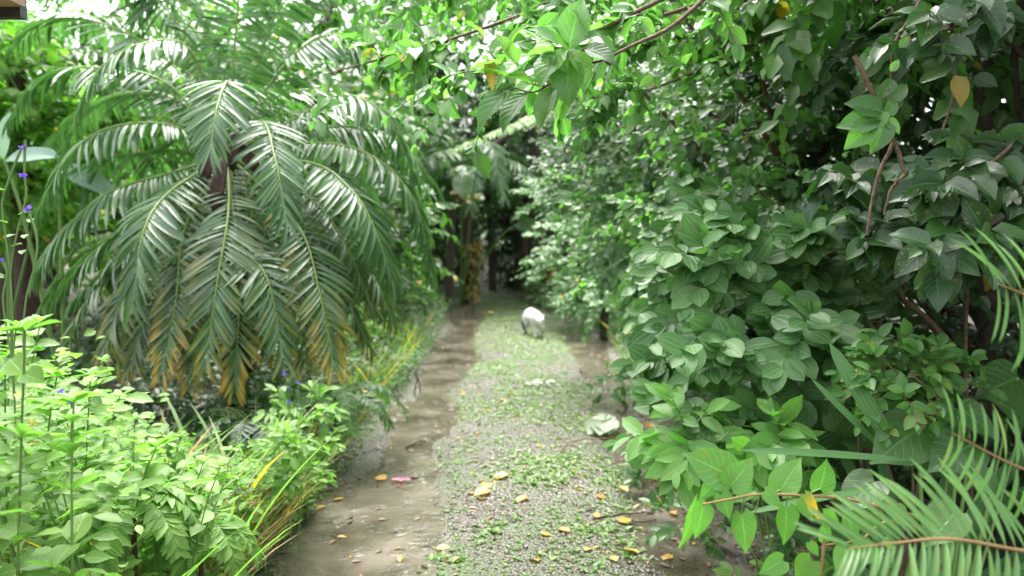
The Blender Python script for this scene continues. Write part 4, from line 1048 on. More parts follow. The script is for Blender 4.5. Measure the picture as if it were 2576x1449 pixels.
# strap leaved plants and broad leaves low on the right
def strap_plant(base, n, ln, label, w=1.0, mat='strap', name='strap_leaf_plant', arch=(.5, 1.2), explicit=()):
    base = np.asarray(base, float)
    root = thing(name, base, label, 'plant')
    V_, F_, UV_ = SH['strap']
    for i in range(n):
        a = R(-60 + (i * 67) % 190); el = random.uniform(*arch)
        s = ln * random.uniform(.7, 1.1)
        d = np.array([math.cos(a), math.sin(a), el]); nn = np.array([-math.cos(a) * el, -math.sin(a) * el, 1])
        L = {'pos': np.array([base + [0, 0, .02]]), 'dir': np.array([d]), 'nor': np.array([nn]), 'size': np.array([[s * w, s, s]])}
        leaf_singles('leaf', L, [0], 'strap', M[mat], root, loc=base)
    for (p0, p1, ww) in explicit:
        s = np.linalg.norm(p1 - p0)
        L = {'pos': np.array([p0]), 'dir': np.array([p1 - p0]), 'nor': np.array([[-.5, -.6, .4]]), 'size': np.array([[s * ww, s, s * .25]])}
        leaf_singles('leaf', L, [0], 'strap', M[mat], root, loc=base)
b_ = P(2300, 1250, 2.35); b_[2] = .0
strap_plant((b_[0], b_[1], 0.05), 16, 1.0, 'strap leaved plant with long arching white-ribbed blades at the lower right', w=.95, arch=(.9, 2.2),
            explicit=((P(2285, 1180, 2.3), P(2090, 875, 2.3), 1.9), (P(2250, 1160, 2.35), P(2050, 960, 2.35), 1.0), (P(2300, 1160, 2.25), P(1890, 1115, 2.15), .7), (P(2200, 1230, 2.0), P(1900, 1270, 1.9), .9)))
def broad_plant():
    b = P(2380, 1150, 2.1); b[2] = 0
    root = thing('broad_leaf_plant', b, 'plant with broad dark green heart leaves behind the arching straps', 'plant')
    for (u, v, tu, tv, d, w) in ((2300, 960, 2180, 870, 2.5, 1.3), (2310, 1080, 2150, 1190, 2.3, 1.2), (2440, 1120, 2300, 1200, 2.2, 1.2), (2420, 1030, 2560, 1130, 2.2, 1.1), (2200, 1210, 2080, 1310, 2.25, 1.1), (2380, 1180, 2200, 1130, 2.4, 1.0), (2500, 1230, 2420, 1150, 2.0, 1.0), (2576, 1050, 2450, 960, 2.5, 1.2), (2560, 950, 2420, 1010, 2.6, 1.2), (2400, 1290, 2300, 1400, 2.0, 1.1)):
        p0, p1 = P(u, v, d), P(tu, tv, d - .05); s = np.linalg.norm(p1 - p0) * .72
        leaf_singles('leaf', {'pos': np.array([p0]), 'dir': np.array([p1 - p0]), 'nor': nrm(np.array([[-.1, -.6, .7]]) + rnd(1) * .15), 'size': np.array([[s * w, s, s]])}, [0], 'heart', M['hib'], root, loc=b)
    V, F = tubes([(curve_pts([(0, 0, 0), P(u, v, d) - b], 5), np.full(5, .005)) for u, v, d in ((2300, 960, 2.5), (2310, 1080, 2.3), (2440, 1120, 2.2), (2420, 1030, 2.2), (2200, 1210, 2.25), (2380, 1180, 2.4), (2500, 1230, 2.0), (2576, 1050, 2.5), (2560, 950, 2.6), (2400, 1290, 2.0))], 5)
    link('stalks', make_mesh('stalks', V, F, M['green_stem']), root)
broad_plant()
cb = P(2270, 1100, 2.4); cb[2] = 0
shrub('red_edged_shrub', 'small glossy shrub with red-edged leaves behind the strap leaved plant', 'shrub', cb,
      [E(2270, 960, 2.35, .14, .14, .12, 34), E(2230, 900, 2.45, .1, .1, .08, 16), E(2180, 1000, 2.5, .1, .1, .08, 14), E(2350, 950, 2.5, .12, .12, .1, 20)],
      'ovate', M['croton'], (.035, .06), k=4, twig=(.05, .1), singles=200, face=(-.1, -.8, .6), hang=.1, r0=.008, minpx=20)
bl = P(1850, 1200, 2.7); bl[2] = 0
shrub('leafy_herb', 'herb with long pointed leaves at the foot of the velvety shrub', 'plant', (bl[0] + .15, bl[1], 0),
      [E(1830, 1100, 2.6, .18, .15, .08, 12), E(1720, 1090, 2.6, .1, .1, .06, 8), E(1950, 1130, 2.6, .14, .12, .08, 10)],
      'ell', M['heart'], (.08, .12), k=4, twig=(.08, .16), singles=100, face=(-.1, -.75, .7), hang=.25, bark='green_stem', r0=.005)
for i, (u, v, d, mt, lab) in enumerate(((1740, 1230, 3.4, 'small', 'low green herb at the edge of the right rut below the velvety leaves'), (1640, 1080, 4.2, 'small', 'small leafy herb in the wet right rut beside the pale sprig'), (2000, 1350, 2.6, 'weed', 'bright low herb under the heart-shaped leaves'), (1560, 870, 6.0, 'mela', 'pale velvety seedling leaning over the rut level with the puddle'), (2080, 1200, 2.9, 'small', 'low herb in the shade behind the strap leaves'))):
    g = P(u, v, d); g[2] = 0
    q = P(u, v, d)
    shrub('leafy_herb', lab, 'plant', g, [(q * [1, 1, 0] + [0, 0, .14], (.16, .16, .10), 22)], 'ell', M[mt], (.04, .08), k=4, twig=(.06, .14), singles=60, hang=.1, bark='green_stem', r0=.004, minpx=16)

# ------------------------------------------------------------------ left verge bushes
for i, (x, y, r, h, mt, sz, lab) in enumerate((
        (-1.55, 4.9, .28, .32, 'small', (.03, .055), 'low glossy bush on the left verge beneath the palm tips'),
        (-1.55, 6.2, .36, .42, 'small', (.03, .055), 'leafy bush on the left verge beside the long puddle'),
        (-1.6, 7.6, .45, .55, 'weed', (.04, .07), 'light green bush on the left verge, right of the palm'),
        (-1.65, 9.2, .5, .7, 'small', (.04, .07), 'dense bush on the left verge opposite the cat'),
        (-1.7, 11.0, .55, .85, 'weed', (.05, .08), 'pale bush on the left verge beyond the cat'),
        (-1.9, 13.2, .6, 1.0, 'far', (.05, .09), 'bush by the far left bend of the track'),
        (1.9, 9.3, .45, .6, 'small', (.04, .07), 'leafy bush on the right verge past the cat'),
        (0.9, 15.6, .7, .8, 'far', (.06, .1), 'dim bush where the track disappears'))):
    shrub('verge_bush', lab, 'shrub', (x, y, 0), [((x, y, h * .5), (r, r, h * .5), 90), ((x - .1, y + .2, h * .7), (r * .8, r * .8, h * .35), 60)],
          'mini', M[mt], sz, k=6, twig=(.1, .25), singles=60 if y < 9 else 0, bark='green_stem', r0=.008, minpx=12, hang=.1)
# bright sprigs in front of the palm's shade
for (u, v, d, lab) in ((770, 1030, 3.7, 'bright green bushy herb with purple flower spikes under the palm tips'), (745, 1110, 3.3, 'pale sprig with broad leaf rosette beside the left rut')):
    q = P(u, v, d)
    sh_ = shrub('leafy_herb', lab, 'plant', (q[0], q[1], 0), [(q, (.15, .11, .05), 15), (q - [0, 0, .12], (.16, .13, .08), 14)], 'ell', M['weed'], (.045, .075), k=4, twig=(.06, .13), singles=110, hang=.02, dirbias=(0, -.1, .7), bark='green_stem', r0=.005, minpx=14)
# ------------------------------------------------------------------ left foreground weeds
def flower_spike(root, b, pts, flowers, mat='green_stem'):
    V, F = tubes([(curve_pts(pts, 14) - b, np.linspace(.0035, .0022, 14))], 5)
    link('flower_spike', make_mesh('flower_spike', V, F, M[mat]), root)
    for f in flowers:
        n = 7; V, Fc = [], []
        Ls = []
        d = nrm(rnd(n) + np.array([0, -.6, .2]))
        L = {'pos': np.repeat([f], n, 0), 'dir': d, 'nor': nrm(rnd(n) + [0, -1, .3]), 'size': RNG.uniform(.010, .015, n)}
        o = leaf_cloud('flower', L, 'mini', M['purple'], root, kind=None, loc=b)
def weed_proto(kind):
    root = bpy.data.objects.new('weed_plant', None); COL.objects.link(root); root.empty_display_size = .1
    H = 1.0
    nst = random.choice((1, 2, 3))
    stems, Ls = [], []
    for s in range(nst):
        a = random.uniform(0, 6.28); lean = random.uniform(.03, .15)
        pts = curve_pts([(0, 0, 0), (math.cos(a) * lean * .3, math.sin(a) * lean * .3, .35 * H), (math.cos(a) * lean, math.sin(a) * lean, .72 * H), (math.cos(a) * lean * 1.6, math.sin(a) * lean * 1.6, H * random.uniform(.85, 1))], 20)
        stems.append((pts, np.linspace(.0042, .0022, 20)))
        nn = 11 - nst * 1
        for j in range(nn):
            t = int(4 + 15 * j / (nn - 1)); p = pts[t]; rot = j * 1.57 + a
            for sg in (0, math.pi):
                d = np.array([math.cos(rot + sg), math.sin(rot + sg), random.uniform(.0, .7)])
                L = (p, d, np.array([0, -.15, 1]) + np.random.default_rng(j).normal(0, .2, 3), random.uniform(.085, .13) * (1 - .35 * (j / nn)))
                Ls.append(L)
        for q in range(3):
            rot = q * 2.1; Ls.append((pts[-1], np.array([math.cos(rot), math.sin(rot), .8]), np.array([-math.cos(rot), -math.sin(rot), 1]), .05))
    V, F = tubes(stems, 5); link('stem', make_mesh('stem', V, F, M['green_stem']), root)
    L = {'pos': np.array([l[0] for l in Ls]), 'dir': np.array([l[1] for l in Ls]), 'nor': np.array([l[2] for l in Ls]), 'size': np.array([l[3] for l in Ls])}
    L['yel'] = (RNG.random(len(Ls)) < .02) * 1.0
    leaf_singles('leaf', L, range(len(Ls)), ('ovate', 'ell', 'ovate')[kind % 3], M['weed'], root)
    return root
protos = [weed_proto(k) for k in range(7)]
def copy_tree(o, parent=None):
    c = o.copy(); COL.objects.link(c); c.parent = parent
    for ch in list(o.children): copy_tree(ch, c)
    return c
spots = []
tries = 0
while len(spots) < 74 and tries < 8000:
    tries += 1
    y = random.uniform(1.75, 3.9); u = random.uniform(-60, 880)
    x = (u - 1288) / FD * y
    vp = max(np.interp(u + q_, [-60, 0, 200, 260, 420, 640, 830, 900], [735, 745, 810, 960, 1065, 1140, 1230, 1310]) for q_ in (0, 70)) + abs(random.gauss(0, 40))
    h = 1.4 - (vp - 550) / FD * y
    if h < .12: continue
    if x > -0.98 + .0 * y: continue
    if y > 3.4 and h > .5: h *= .75
    if any((x - a) ** 2 + (y - b) ** 2 < (.10 + .06 * hh) ** 2 for a, b, hh in spots): continue
    spots.append((x, y, h))
spots.sort()
used = set(); WEEDS = []
for i, (x, y, h) in enumerate(spots):
    k = i % 7
    o = protos[k] if k not in used else copy_tree(protos[k])
    used.add(k)
    o.location = (x, y, 0); o.rotation_euler = (0, 0, random.uniform(0, 6.28)); sc_ = h / 1.04
    w = min(1.0, max(.55, sc_)); o.scale = (w, w, sc_)
    WEEDS.append((o, x, y, h))
def weed_tangle():
    Ls = []
    for (x, y, h) in spots:
        n = int(90 * max(h, .25)); r = RNG.random(n) ** .8
        p = np.stack([x + RNG.normal(0, .13, n), y + RNG.normal(0, .13, n), h * .86 * r + .02], -1)
        p = p[p[:, 0] < -0.95]; n = len(p)
        a = RNG.uniform(0, 6.28, n)
        Ls.append({'pos': p, 'dir': np.stack([np.cos(a), np.sin(a), RNG.uniform(-.4, .5, n)], -1), 'nor': nrm(rnd(n) * .35 + [0, -.3, 1]), 'size': RNG.uniform(.03, .075, n), 'yel': (RNG.random(n) < .015) * 1.0})
    tag(leaf_cloud('weed_tangle', cat_L(Ls), 'mini', M['weed']), 'tangle of small light leaves between the tall weeds at the left', 'undergrowth', kind='stuff')
weed_tangle()
rows = (('front row', 0, 2.3), ('second row', 2.3, 2.9), ('third row', 2.9, 3.35), ('back row', 3.35, 9))
ORD = 'first second third fourth fifth sixth seventh eighth ninth tenth eleventh twelfth thirteenth fourteenth fifteenth sixteenth seventeenth eighteenth nineteenth twentieth'.split() + ['twenty-' + w for w in 'first second third fourth fifth sixth seventh eighth ninth'.split()] + ['thirtieth'] + ['thirty-' + w for w in 'first second third fourth fifth sixth seventh eighth ninth'.split()]
for rn, y0, y1 in rows:
    rw = sorted([w for w in WEEDS if y0 <= w[2] < y1], key=lambda w: w[1] / w[2])
    for i, (o, x, y, h) in enumerate(rw):
        tall = 'tall' if h > .85 else ('knee-high' if h > .5 else 'low')
        tag(o, f'{tall} light green weed, {ORD[i]} from the left in the {rn} of the weed patch', 'weed', 'light green weeds left of the track')
# tall flowering weed at the left edge
def flowering_weed():
    b = P(40, 1000, 2.0); b[2] = 0
    root = thing('flowering_weed', b, 'tall thin weed with small purple flowers on green spikes at the left edge', 'weed')
    d = 2.0
    S_ = [([(55, 372), (22, 455), (5, 520), (18, 620), (30, 760), (40, 1100)], [(58, 372)]), ([(64, 352), (62, 440), (66, 500), (40, 600), (25, 720), (35, 1000)], [(62, 442)]),
          ([(68, 525), (92, 590), (90, 660), (62, 780), (60, 1000)], [(68, 525)]), ([(5, 655), (18, 690), (8, 760), (30, 900)], [(5, 655)]),
          ([(180, 1000), (182, 1060), (170, 1200)], [(182, 1005), (150, 985)])]
    for p, fl in S_:
        flower_spike(root, b, [P(u, v, d) for u, v in p], [P(u, v, d - .01) for u, v in fl])
    Ls = []
    for (u, v) in ((20, 560), (45, 540), (60, 600), (30, 620), (10, 600), (55, 640), (75, 560), (10, 700), (15, 480)):
        a = random.uniform(0, 6.28)
        Ls.append((P(u, v, d), np.array([math.cos(a), math.sin(a) - .2, .3]), np.array([0, -.4, 1.0]), .04))
    L = {'pos': np.array([l[0] for l in Ls]), 'dir': np.array([l[1] for l in Ls]), 'nor': np.array([l[2] for l in Ls]), 'size': np.array([l[3] for l in Ls])}
    leaf_singles('leaf', L, range(len(Ls)), 'ell', M['weed'], root, loc=b)
flowering_weed()
def spike_herb():
    b = P(735, 1080, 3.6); b[2] = 0
    root = thing('flowering_weed', b, 'thin spikes with purple flowers in front of the dark gap under the palm', 'weed')
    for p, fl in (([(716, 938), (722, 975), (728, 1100)], [(716, 940), (726, 978)]), ([(750, 930), (752, 965), (745, 1080)], [(752, 963)]), ([(735, 925), (728, 1000), (735, 1100)], [(728, 1012)])):
        flower_spike(root, b, [P(u, v, 3.55) for u, v in p], [P(u, v, 3.54) for u, v in fl])
spike_herb()
# long grass blades among the weeds, one by one
for i, (u0, v0, u1, v1, d, lab) in enumerate(((240, 1330, 235, 1010, 2.1, 'long pale arching grass clump left of centre in the weeds'), (400, 1300, 340, 1085, 2.2, 'arching grass clump with pale blades in front of the palm shade'), (250, 960, 290, 900, 3.2, 'thin curved grass clump below the palm tips'), (120, 1350, 60, 1180, 1.9, 'grass clump at the lower left corner'), (560, 1250, 600, 1000, 2.8, 'upright grass clump beside the dark gap'))):
    g = P(u0, v0, d); h = P(u1, v1, d)[2]; root = thing('grass_clump', (g[0], g[1], 0), lab, 'grass')
    for k in range(6):
        a = random.uniform(0, 6.28); s = max(.3, h * .8) * random.uniform(.7, 1.1)
        dd = np.array([math.cos(a) * .16, math.sin(a) * .16, 1]); nn = np.array([-math.cos(a), -math.sin(a), .35])
        L = {'pos': np.array([[g[0], g[1], 0.0]]), 'dir': np.array([dd]), 'nor': np.array([nn]), 'size': np.array([[s * .26, s, s * .8]])}
        leaf_singles('blade', L, [0], 'strap', M['weed'], root, loc=(g[0], g[1], 0))

M['straw'] = leaf_mat('dry_straw', [(0.16, 0.12, 0.06), (0.28, 0.21, 0.11), (0.36, 0.28, 0.16)], rough=.6, trans=.1, vein='none', spots_=False)
blades('dry_grass', 'dry straw-coloured grass stalks among the weeds at the left', [(-2.2, -0.98, 1.9, 3.6, 500), (-1.35, -0.98, 2.5, 3.4, 260)], M['straw'], 'grass', (0.12, 0.45))
def small_fern(u, v, d, lab, ln=.32, n=9, mat='weed'):
    g = P(u, v, d); b = np.array([g[0], g[1], 0.0]); root = thing('fern', b, lab, 'fern')
    c = b + [0, 0, max(.03, g[2] - .15)]
    V, F = tubes([(curve_pts([b, c], 4) - b, np.full(4, .008))], 6); link('stem', make_mesh('stem', V, F, M['dark_twig']), root)
    for k in range(n):
        a = k * 2.4; o_ = np.array([math.cos(a), math.sin(a), 0]); e = random.uniform(.25, .8)
        frond(root, b, [c, c + o_ * ln * .4 + [0, 0, .3 * e * ln + .04], c + o_ * ln * .8 + [0, 0, .3 * e * ln], c + o_ * ln * 1.05 + [0, 0, -.05]], o_, .07, 20, mat=mat, shape='lance', droop=.15, r0=.003, a0=75, a1=45)
small_fern(500, 1250, 2.5, 'bright fern among the weeds at the lower left', .17)
small_fern(330, 1180, 2.3, 'pale fern half sunk in the left weed patch', .2)
small_fern(640, 1010, 4.3, 'dark fern in the shade directly below the palm tips', .4, 11, 'dark')
small_fern(840, 960, 4.6, 'dark fern between the palm shade and the left verge', .4, 11, 'small')

# ------------------------------------------------------------------ far details
def aroid_post(u, vt, vb, d, lab, w=.13):
    g = P(u, vb, d); top = P(u, vt, d); base = np.array([g[0], g[1], 0.0])
    root = thing('overgrown_post', base, lab, 'post')
    pts = curve_pts([base, top], 8)
    V, F = tubes([(pts - base, np.linspace(.06, .05, 8))], 8); link('post', make_mesh('post', V, F, M['bark']), root)
    n = 150; t = RNG.random(n); a = RNG.uniform(0, 6.28, n)
    o_ = np.stack([np.cos(a), np.sin(a), np.zeros(n)], -1)
    L = {'pos': base + (top - base) * t[:, None] + o_ * w * (.4 + .5 * t[:, None]), 'dir': o_ * .5 + [0, 0, -.8] + rnd(n) * .2, 'nor': o_ + [0, 0, .4], 'size': RNG.uniform(.09, .16, n), 'yel': RNG.random(n) * .3}
    leaf_singles('leaf', L, range(n), 'mini', M['gold'], root, loc=base)
aroid_post(1185, 605, 735, 13.2, 'post wrapped in golden climbing leaves left of the track end', .16)
aroid_post(1388, 610, 720, 13.0, 'post wrapped in golden climbing leaves right of the track end', .10)
def big_leaf(name, lab, base, p0, p1, w, mat, nor=(0, -.7, .6), shape='big', cat='plant', extra=()):
    root = thing(name, base, lab, cat)
    base = np.asarray(base, float)
    for (a, b_, ww) in ((p0, p1, w),) + tuple(extra):
        s = np.linalg.norm(b_ - a)
        leaf_singles('leaf', {'pos': np.array([a]), 'dir': np.array([b_ - a]), 'nor': np.array([nor]), 'size': np.array([[s * ww, s, s]])}, [0], shape, M[mat], root, loc=base)
    V, F = tubes([(curve_pts([np.zeros(3), (a - base) * .6 + [0, 0, .2], a - base], 8), np.linspace(.02, .008, 8)) for (a, _, __) in ((p0, p1, w),) + tuple(extra)], 6)
    link('stalks', make_mesh('stalks', V, F, M['green_stem']), root)
g = P(150, 700, 5.8)
big_leaf('banana_plant', 'broad pale blue-green leaf behind the purple flowers at the left edge', (g[0], g[1], 0), P(150, 395, 5.6), P(-10, 372, 5.6), .75, 'blue', extra=((P(10, 400, 5.7), P(0, 285, 5.6), .8), (P(150, 420, 5.7), P(290, 470, 5.7), .9)))
def fern():
    g = P(1420, 700, 8.6); b = np.array([g[0] + .5, g[1] + .6, 0.])
    root = thing('tree_fern', b, 'tree fern holding a yellow-green serrated frond across the gap above the tunnel', 'fern')
    t = P(1480, 300, 9.0)
    V, F = tubes([(curve_pts([b, (b + t) / 2 + [.1, 0, 0], t], 8) - b, np.linspace(.06, .04, 8))], 8); link('trunk', make_mesh('trunk', V, F, M['bark']), root)
    frond(root, b, [t, P(1390, 285, 8.6), P(1290, 318, 8.2), P(1140, 378, 7.9)], (-1, -.3, 0), .13, 34, mat='weed', shape='lance', droop=.25, nvec=(0, -.5, .8), a0=70, a1=40)
    for (u, v, d) in ((1620, 200, 9), (1560, 420, 8.6), (1380, 180, 9.6), (1650, 330, 9.6)):
        frond(root, b, [t, (t + P(u, v, d)) / 2 + [0, 0, .1], P(u, v, d)], (0, -1, 0), .14, 30, mat='far', shape='lance', droop=.3, a0=70, a1=40)
fern()
g = P(1250, 650, 12)
big_leaf('elephant_ear', 'group of rounded crinkled leaves hanging in the tunnel above the track', (g[0] - .6, g[1] + 1, 0), P(1205, 395, 11), P(1232, 448, 11), .9, 'far', shape='heart', nor=(0, -1, .15), extra=(
    (P(1305, 560, 11.5), P(1370, 575, 11.4), .7), (P(1160, 450, 11), P(1168, 500, 10.8), .9)))
def leaning_trunk(pts, r, lab, name='bare_trunk'):
    b = np.asarray(pts[0]); root = thing(name, b, lab, 'tree')
    V, F = tubes([(curve_pts(pts, 12) - b, np.linspace(r, r * .6, 12))], 8); link('trunk', make_mesh('trunk', V, F, M['bark']), root)
    e = np.asarray(pts[-1]); m = 40
    O, D = in_ellipsoid(e, (.6, .6, .4), m, .4)
    L, _ = twig_leaves(O, D, RNG.uniform(.2, .5, m), 8, (.08, .14))
    leaf_cloud('crown', L, 'quad', M['far'], root, loc=b)
def gz(u, v, d):
    q = P(u, v, d); q[2] = 0; return q
leaning_trunk([gz(1130, 700, 12.5), P(1140, 520, 12.5), P(1190, 410, 12.5), P(1290, 330, 12.8), P(1330, 260, 13)], .07, 'dark trunk leaning to the right over the left of the tunnel')
leaning_trunk([gz(1345, 700, 14), P(1340, 500, 14), P(1345, 380, 14), P(1350, 200, 14)], .11, 'straight dark trunk in the middle of the tunnel')
leaning_trunk([gz(1240, 700, 15.5), P(1235, 560, 15.5), P(1225, 440, 15.5), P(1260, 240, 15.5)], .08, 'thin dim trunk at the back of the tunnel')
leaning_trunk([gz(2120, 700, 4.6), P(2060, 350, 4.6), P(2090, 200, 4.6), P(2150, -50, 4.6)], .05, 'slim dark trunk among the hanging leaves at the upper right')
leaning_trunk([gz(2510, 700, 3.6), P(2500, 450, 3.6), P(2470, 260, 3.7), P(2480, -50, 3.8)], .06, 'dark trunk in the black gap at the right edge')
leaning_trunk([gz(2470, 700, 3.2) + np.array([.9, 0, 0]), P(2700, 150, 3.0), P(2576, 30, 2.8), P(2480, -20, 2.7), P(2300, -120, 2.8)], .035, 'thick brown bough entering at the top right corner', 'bough_tree')
# horizontal boughs of a tree seen through the palm
leaning_trunk([gz(560, 700, 7.4), P(560, 420, 7.4), P(620, 290, 7.3), P(760, 245, 7.2), P(860, 265, 7.1)], .06, 'brown bough seen through the right fronds of the palm')
leaning_trunk([gz(600, 700, 7.7), P(590, 420, 7.7), P(500, 262, 7.6), P(400, 240, 7.6), P(320, 230, 7.6)], .05, 'brown bough seen through the left fronds of the palm')
# croton behind the tips of the verge
g = P(1190, 520, 11.5)
shrub('orange_shrub', 'shrub with orange and green leaves left of the tunnel mouth', 'shrub', (g[0], g[1], 0), [(P(1175, 488, 11.5), (.14, .12, .07), 9)], 'mini', M['gold'], (.08, .12), k=4, twig=(.06, .12), singles=40, minpx=8, bark='bark', r0=.010)
g = P(20, 300, 6.8)
shrub('lime_shrub', 'lime green shrub at the left edge beside the palm', 'shrub', (g[0] - .1, g[1], 0), [(P(20, 180, 6.8), (.45, .5, .45), 80), (P(20, 420, 6.8), (.45, .5, .4), 80), (P(120, 330, 7.2), (.5, .5, .4), 80), (P(420, 290, 7.4), (.4, .4, .35), 80)], 'ovate', M['lime'], (.08, .13), k=5, twig=(.15, .3), singles=100, bark='green_stem', minpx=16)

# ------------------------------------------------------------------ things on the track
def track_z(x, y):
    return float(max(path_height(np.array([x]), np.array([y]))[0], WL)) + .004
def C5(zx, zy): return 629 + .436 * zx, 818 + .436 * zy
fallen = [(785, 890, 70, 'f', 'orange leaf floating beside the pink petal'), (1385, 980, 78, 'f', 'bright yellow leaf in the middle of the track, largest of its trio'), (1375, 935, 62, 'f', 'orange leaf just behind the bright yellow one'),
          (1490, 890, 80, 'p2', 'pale peach leaf on the grassy middle beyond the yellow pair'), (1330, 1025, 62, 'p2', 'pale peach leaf just in front of the yellow trio'), (1600, 1010, 75, 'f', 'curled yellow leaf right of the yellow trio'),
          (1670, 1225, 62, 'f', 'round yellow leaf on the near grass, left of its neighbour'), (1840, 1215, 68, 'f', 'yellow leaf on the near grass, right of its round neighbour'), (1150, 1290, 66, 'f', 'lone yellow leaf near the left puddle edge'),
          (1665, 1400, 80, 'f', 'yellow leaf at the bottom edge of the picture'), (1995, 1005, 56, 'f', 'yellow leaf halfway to the right rut'), (2175, 965, 50, 'f', 'small orange leaf on the rim of the right rut'),
          (2305, 890, 62, 'f', 'orange leaf lying in the muddy right rut'), (2425, 1075, 50, 'f', 'orange leaf by the stones at the right rut'), (2125, 1145, 82, 'f', 'long yellow leaf in front of the brown stick'),
          (1520, 425, 62, 'f', 'yellow leaf on gravel in the middle distance'), (1740, 785, 42, 'f', 'small orange leaf in front of the fallen pale sprig'), (1650, 715, 36, 'f', 'tiny orange leaf left of the fallen sprig stem'),
          (2180, 740, 60, 'f', 'orange leaf in wet mud right of the pale sprig'), (2310, 570, 62, 'f', 'orange leaf under the velvety shrub'), (2165, 455, 50, 'f', 'orange leaf on the far part of the right rut'),
          (2160, 365, 46, 'f', 'pale yellow leaf on the water of the right rut'), (2165, 305, 40, 'f', 'orange leaf by the twig at the right puddle'), (1365, 505, 32, 'f', 'tiny orange leaf right of the small puddle'),
          (1545, 540, 32, 'l', 'small dark brown leaf behind the grass tufts'), (1210, 405, 44, 'f', 'yellow leaf at the far rim of the small puddle'), (1340, 70, 38, 'f', 'yellow leaf on the verge line left of the cat'),
          (540, 1000, 52, 'f', 'brown-orange leaf in the shallow water by the weeds'), (430, 1040, 52, 'f', 'orange leaf caught at the edge of the left weeds'), (2240, 1330, 84, 'f', 'large orange leaf in the near right rut'),
          (2110, 1405, 62, 'f', 'yellow leaf at the bottom edge right of centre'), (2440, 1330, 66, 'f', 'orange leaf in the reddish puddle at the lower right'), (1935, 1335, 52, 'f', 'tan leaf among the near weeds'),
          (1870, 145, 30, 'f', 'far orange leaf in the right puddle near the cat'), (2230, 810, 42, 'p2', 'pale leaf in the mud of the right rut'), (2420, 890, 42, 'p2', 'pale tan leaf beside the orange one in the rut'),
          (1980, 1100, 42, 'p2', 'pale tan leaf left of the brown stick'), (870, 1335, 42, 'f', 'small yellow leaf at the near edge of the left puddle'), (2410, 945, 46, 'f', 'small yellow leaf near the wet stones'),
          (1250, -95, 40, 'f', 'far yellow leaf beyond the cat, left one'), (1400, -60, 40, 'f', 'far yellow leaf beyond the cat, right one'), (1280, 995, 44, 'p2', 'white-grey dry leaf left of the yellow trio'),
          (1440, 450, 36, 'p2', 'pinkish pale leaf beside the mid-distance gravel'), (1300, 740, 34, 'l', 'brown leaf on gravel at mid track'), (960, 880, 40, 'l', 'brown leaf at the rear edge of the left puddle')]
for zx, zy, s, k, lab in fallen:
    u, v = C5(zx, zy); g = G(u, v, -.01)
    sc_ = s * .436 / FD * g[1] * random.uniform(1.1, 1.5)
    if k == 'p2': mt, yl, lb = M['fallen'], 0, None
    a = random.uniform(0, 6.28)
    mt = M['litter'] if k == 'l' else M['fallen']
    o = bpy.data.objects.new('fallen_leaf', leaf_data(random.choice(('ovate', 'ovate_b')) if k != 'p2' else 'ovate_b', PALE if (k == 'p2' and 'PALE' in globals()) else mt, None))
    o.location = (g[0], g[1], track_z(g[0], g[1]) + sc_ * .08); o.rotation_euler = (random.gauss(0, .15), random.gauss(0, .12), a); o.scale = (sc_ * 1.15, sc_, sc_ * .8)
    COL.objects.link(o); tag(o, lab, 'leaf', 'fallen leaves on the track')
def pale_sprig():
    u, v = C5(2030, 640); g = G(u, v); b = np.array([g[0], g[1], track_z(g[0], g[1])])
    root = thing('fallen_sprig', b, 'broken sprig with large pale grey-green leaves lying on the track by the right rut', 'sprig')
    q = [G(*C5(x, y)) for x, y in ((1790, 745), (1830, 695), (1960, 672), (2100, 668), (2200, 660))]
    q = [p + [0, 0, .02] for p in q]
    V, F = tubes([(curve_pts(q, 14) - b, np.linspace(.004, .003, 14))], 6); link('stem', make_mesh('stem', V, F, M['orange_stem']), root)
    for (x0, y0, x1, y1, e, w) in ((2030, 600, 1920, 600, .2, 1.2), (2030, 600, 1915, 665, .05, 1.3), (2040, 600, 2010, 680, .1, 1.6), (2045, 600, 2090, 675, .1, 1.6), (2050, 590, 2140, 640, .1, 1.3), (2050, 585, 2140, 560, .35, 1.1), (2020, 590, 1960, 560, .4, 1.1), (2035, 585, 2050, 550, .5, 1.5)):
        p0, p1 = G(*C5(x0, y0)), G(*C5(x1, y1)); s = max(np.linalg.norm(p1 - p0) * .62, .065)
        dd = nrm(p1 - p0) + [0, 0, e]
        leaf_singles('leaf', {'pos': np.array([b * [1, 1, 0] + (p0 - b) * [1, 1, 0] + [0, 0, b[2] + .045]]), 'dir': np.array([dd]), 'nor': np.array([[0, -.5, 1]]), 'size': np.array([[s * min(w, 1.2), s, s * 1.6]])}, [0], 'broad', M['fallenpale'], root, loc=b)
pale_sprig()
def small_sprig(zx, zy, lab, n=1, s=.05, mt='fallenpale'):
    g = G(*C5(zx, zy)); b = np.array([g[0], g[1], track_z(g[0], g[1])])
    root = thing('fallen_sprig', b, lab, 'sprig')
    for k in range(n):
        a = random.uniform(0, 6.28); r = random.random() * .12 * (n > 1)
        leaf_singles('leaf', {'pos': np.array([b + [math.cos(a) * r, math.sin(a) * r, .012]]), 'dir': np.array([[math.cos(a), math.sin(a), .35]]), 'nor': np.array([[0, -.3, 1]]), 'size': np.array([s * random.uniform(.7, 1.2)])}, [0], 'broad', M[mt], root, loc=b)
    V, F = tubes([(curve_pts([(-.05, 0, .008), (0, 0, .012), (.07, .02, .008)], 6), np.full(6, .002))], 5); link('stem', make_mesh('stem', V, F, M['green_stem']), root)
small_sprig(2205, 650, 'small pale leaf standing in the mud right of the broken sprig', 2, .06)
small_sprig(1700, 365, 'scatter of small pale green leaves on the track behind the broken sprig', 14, .06)
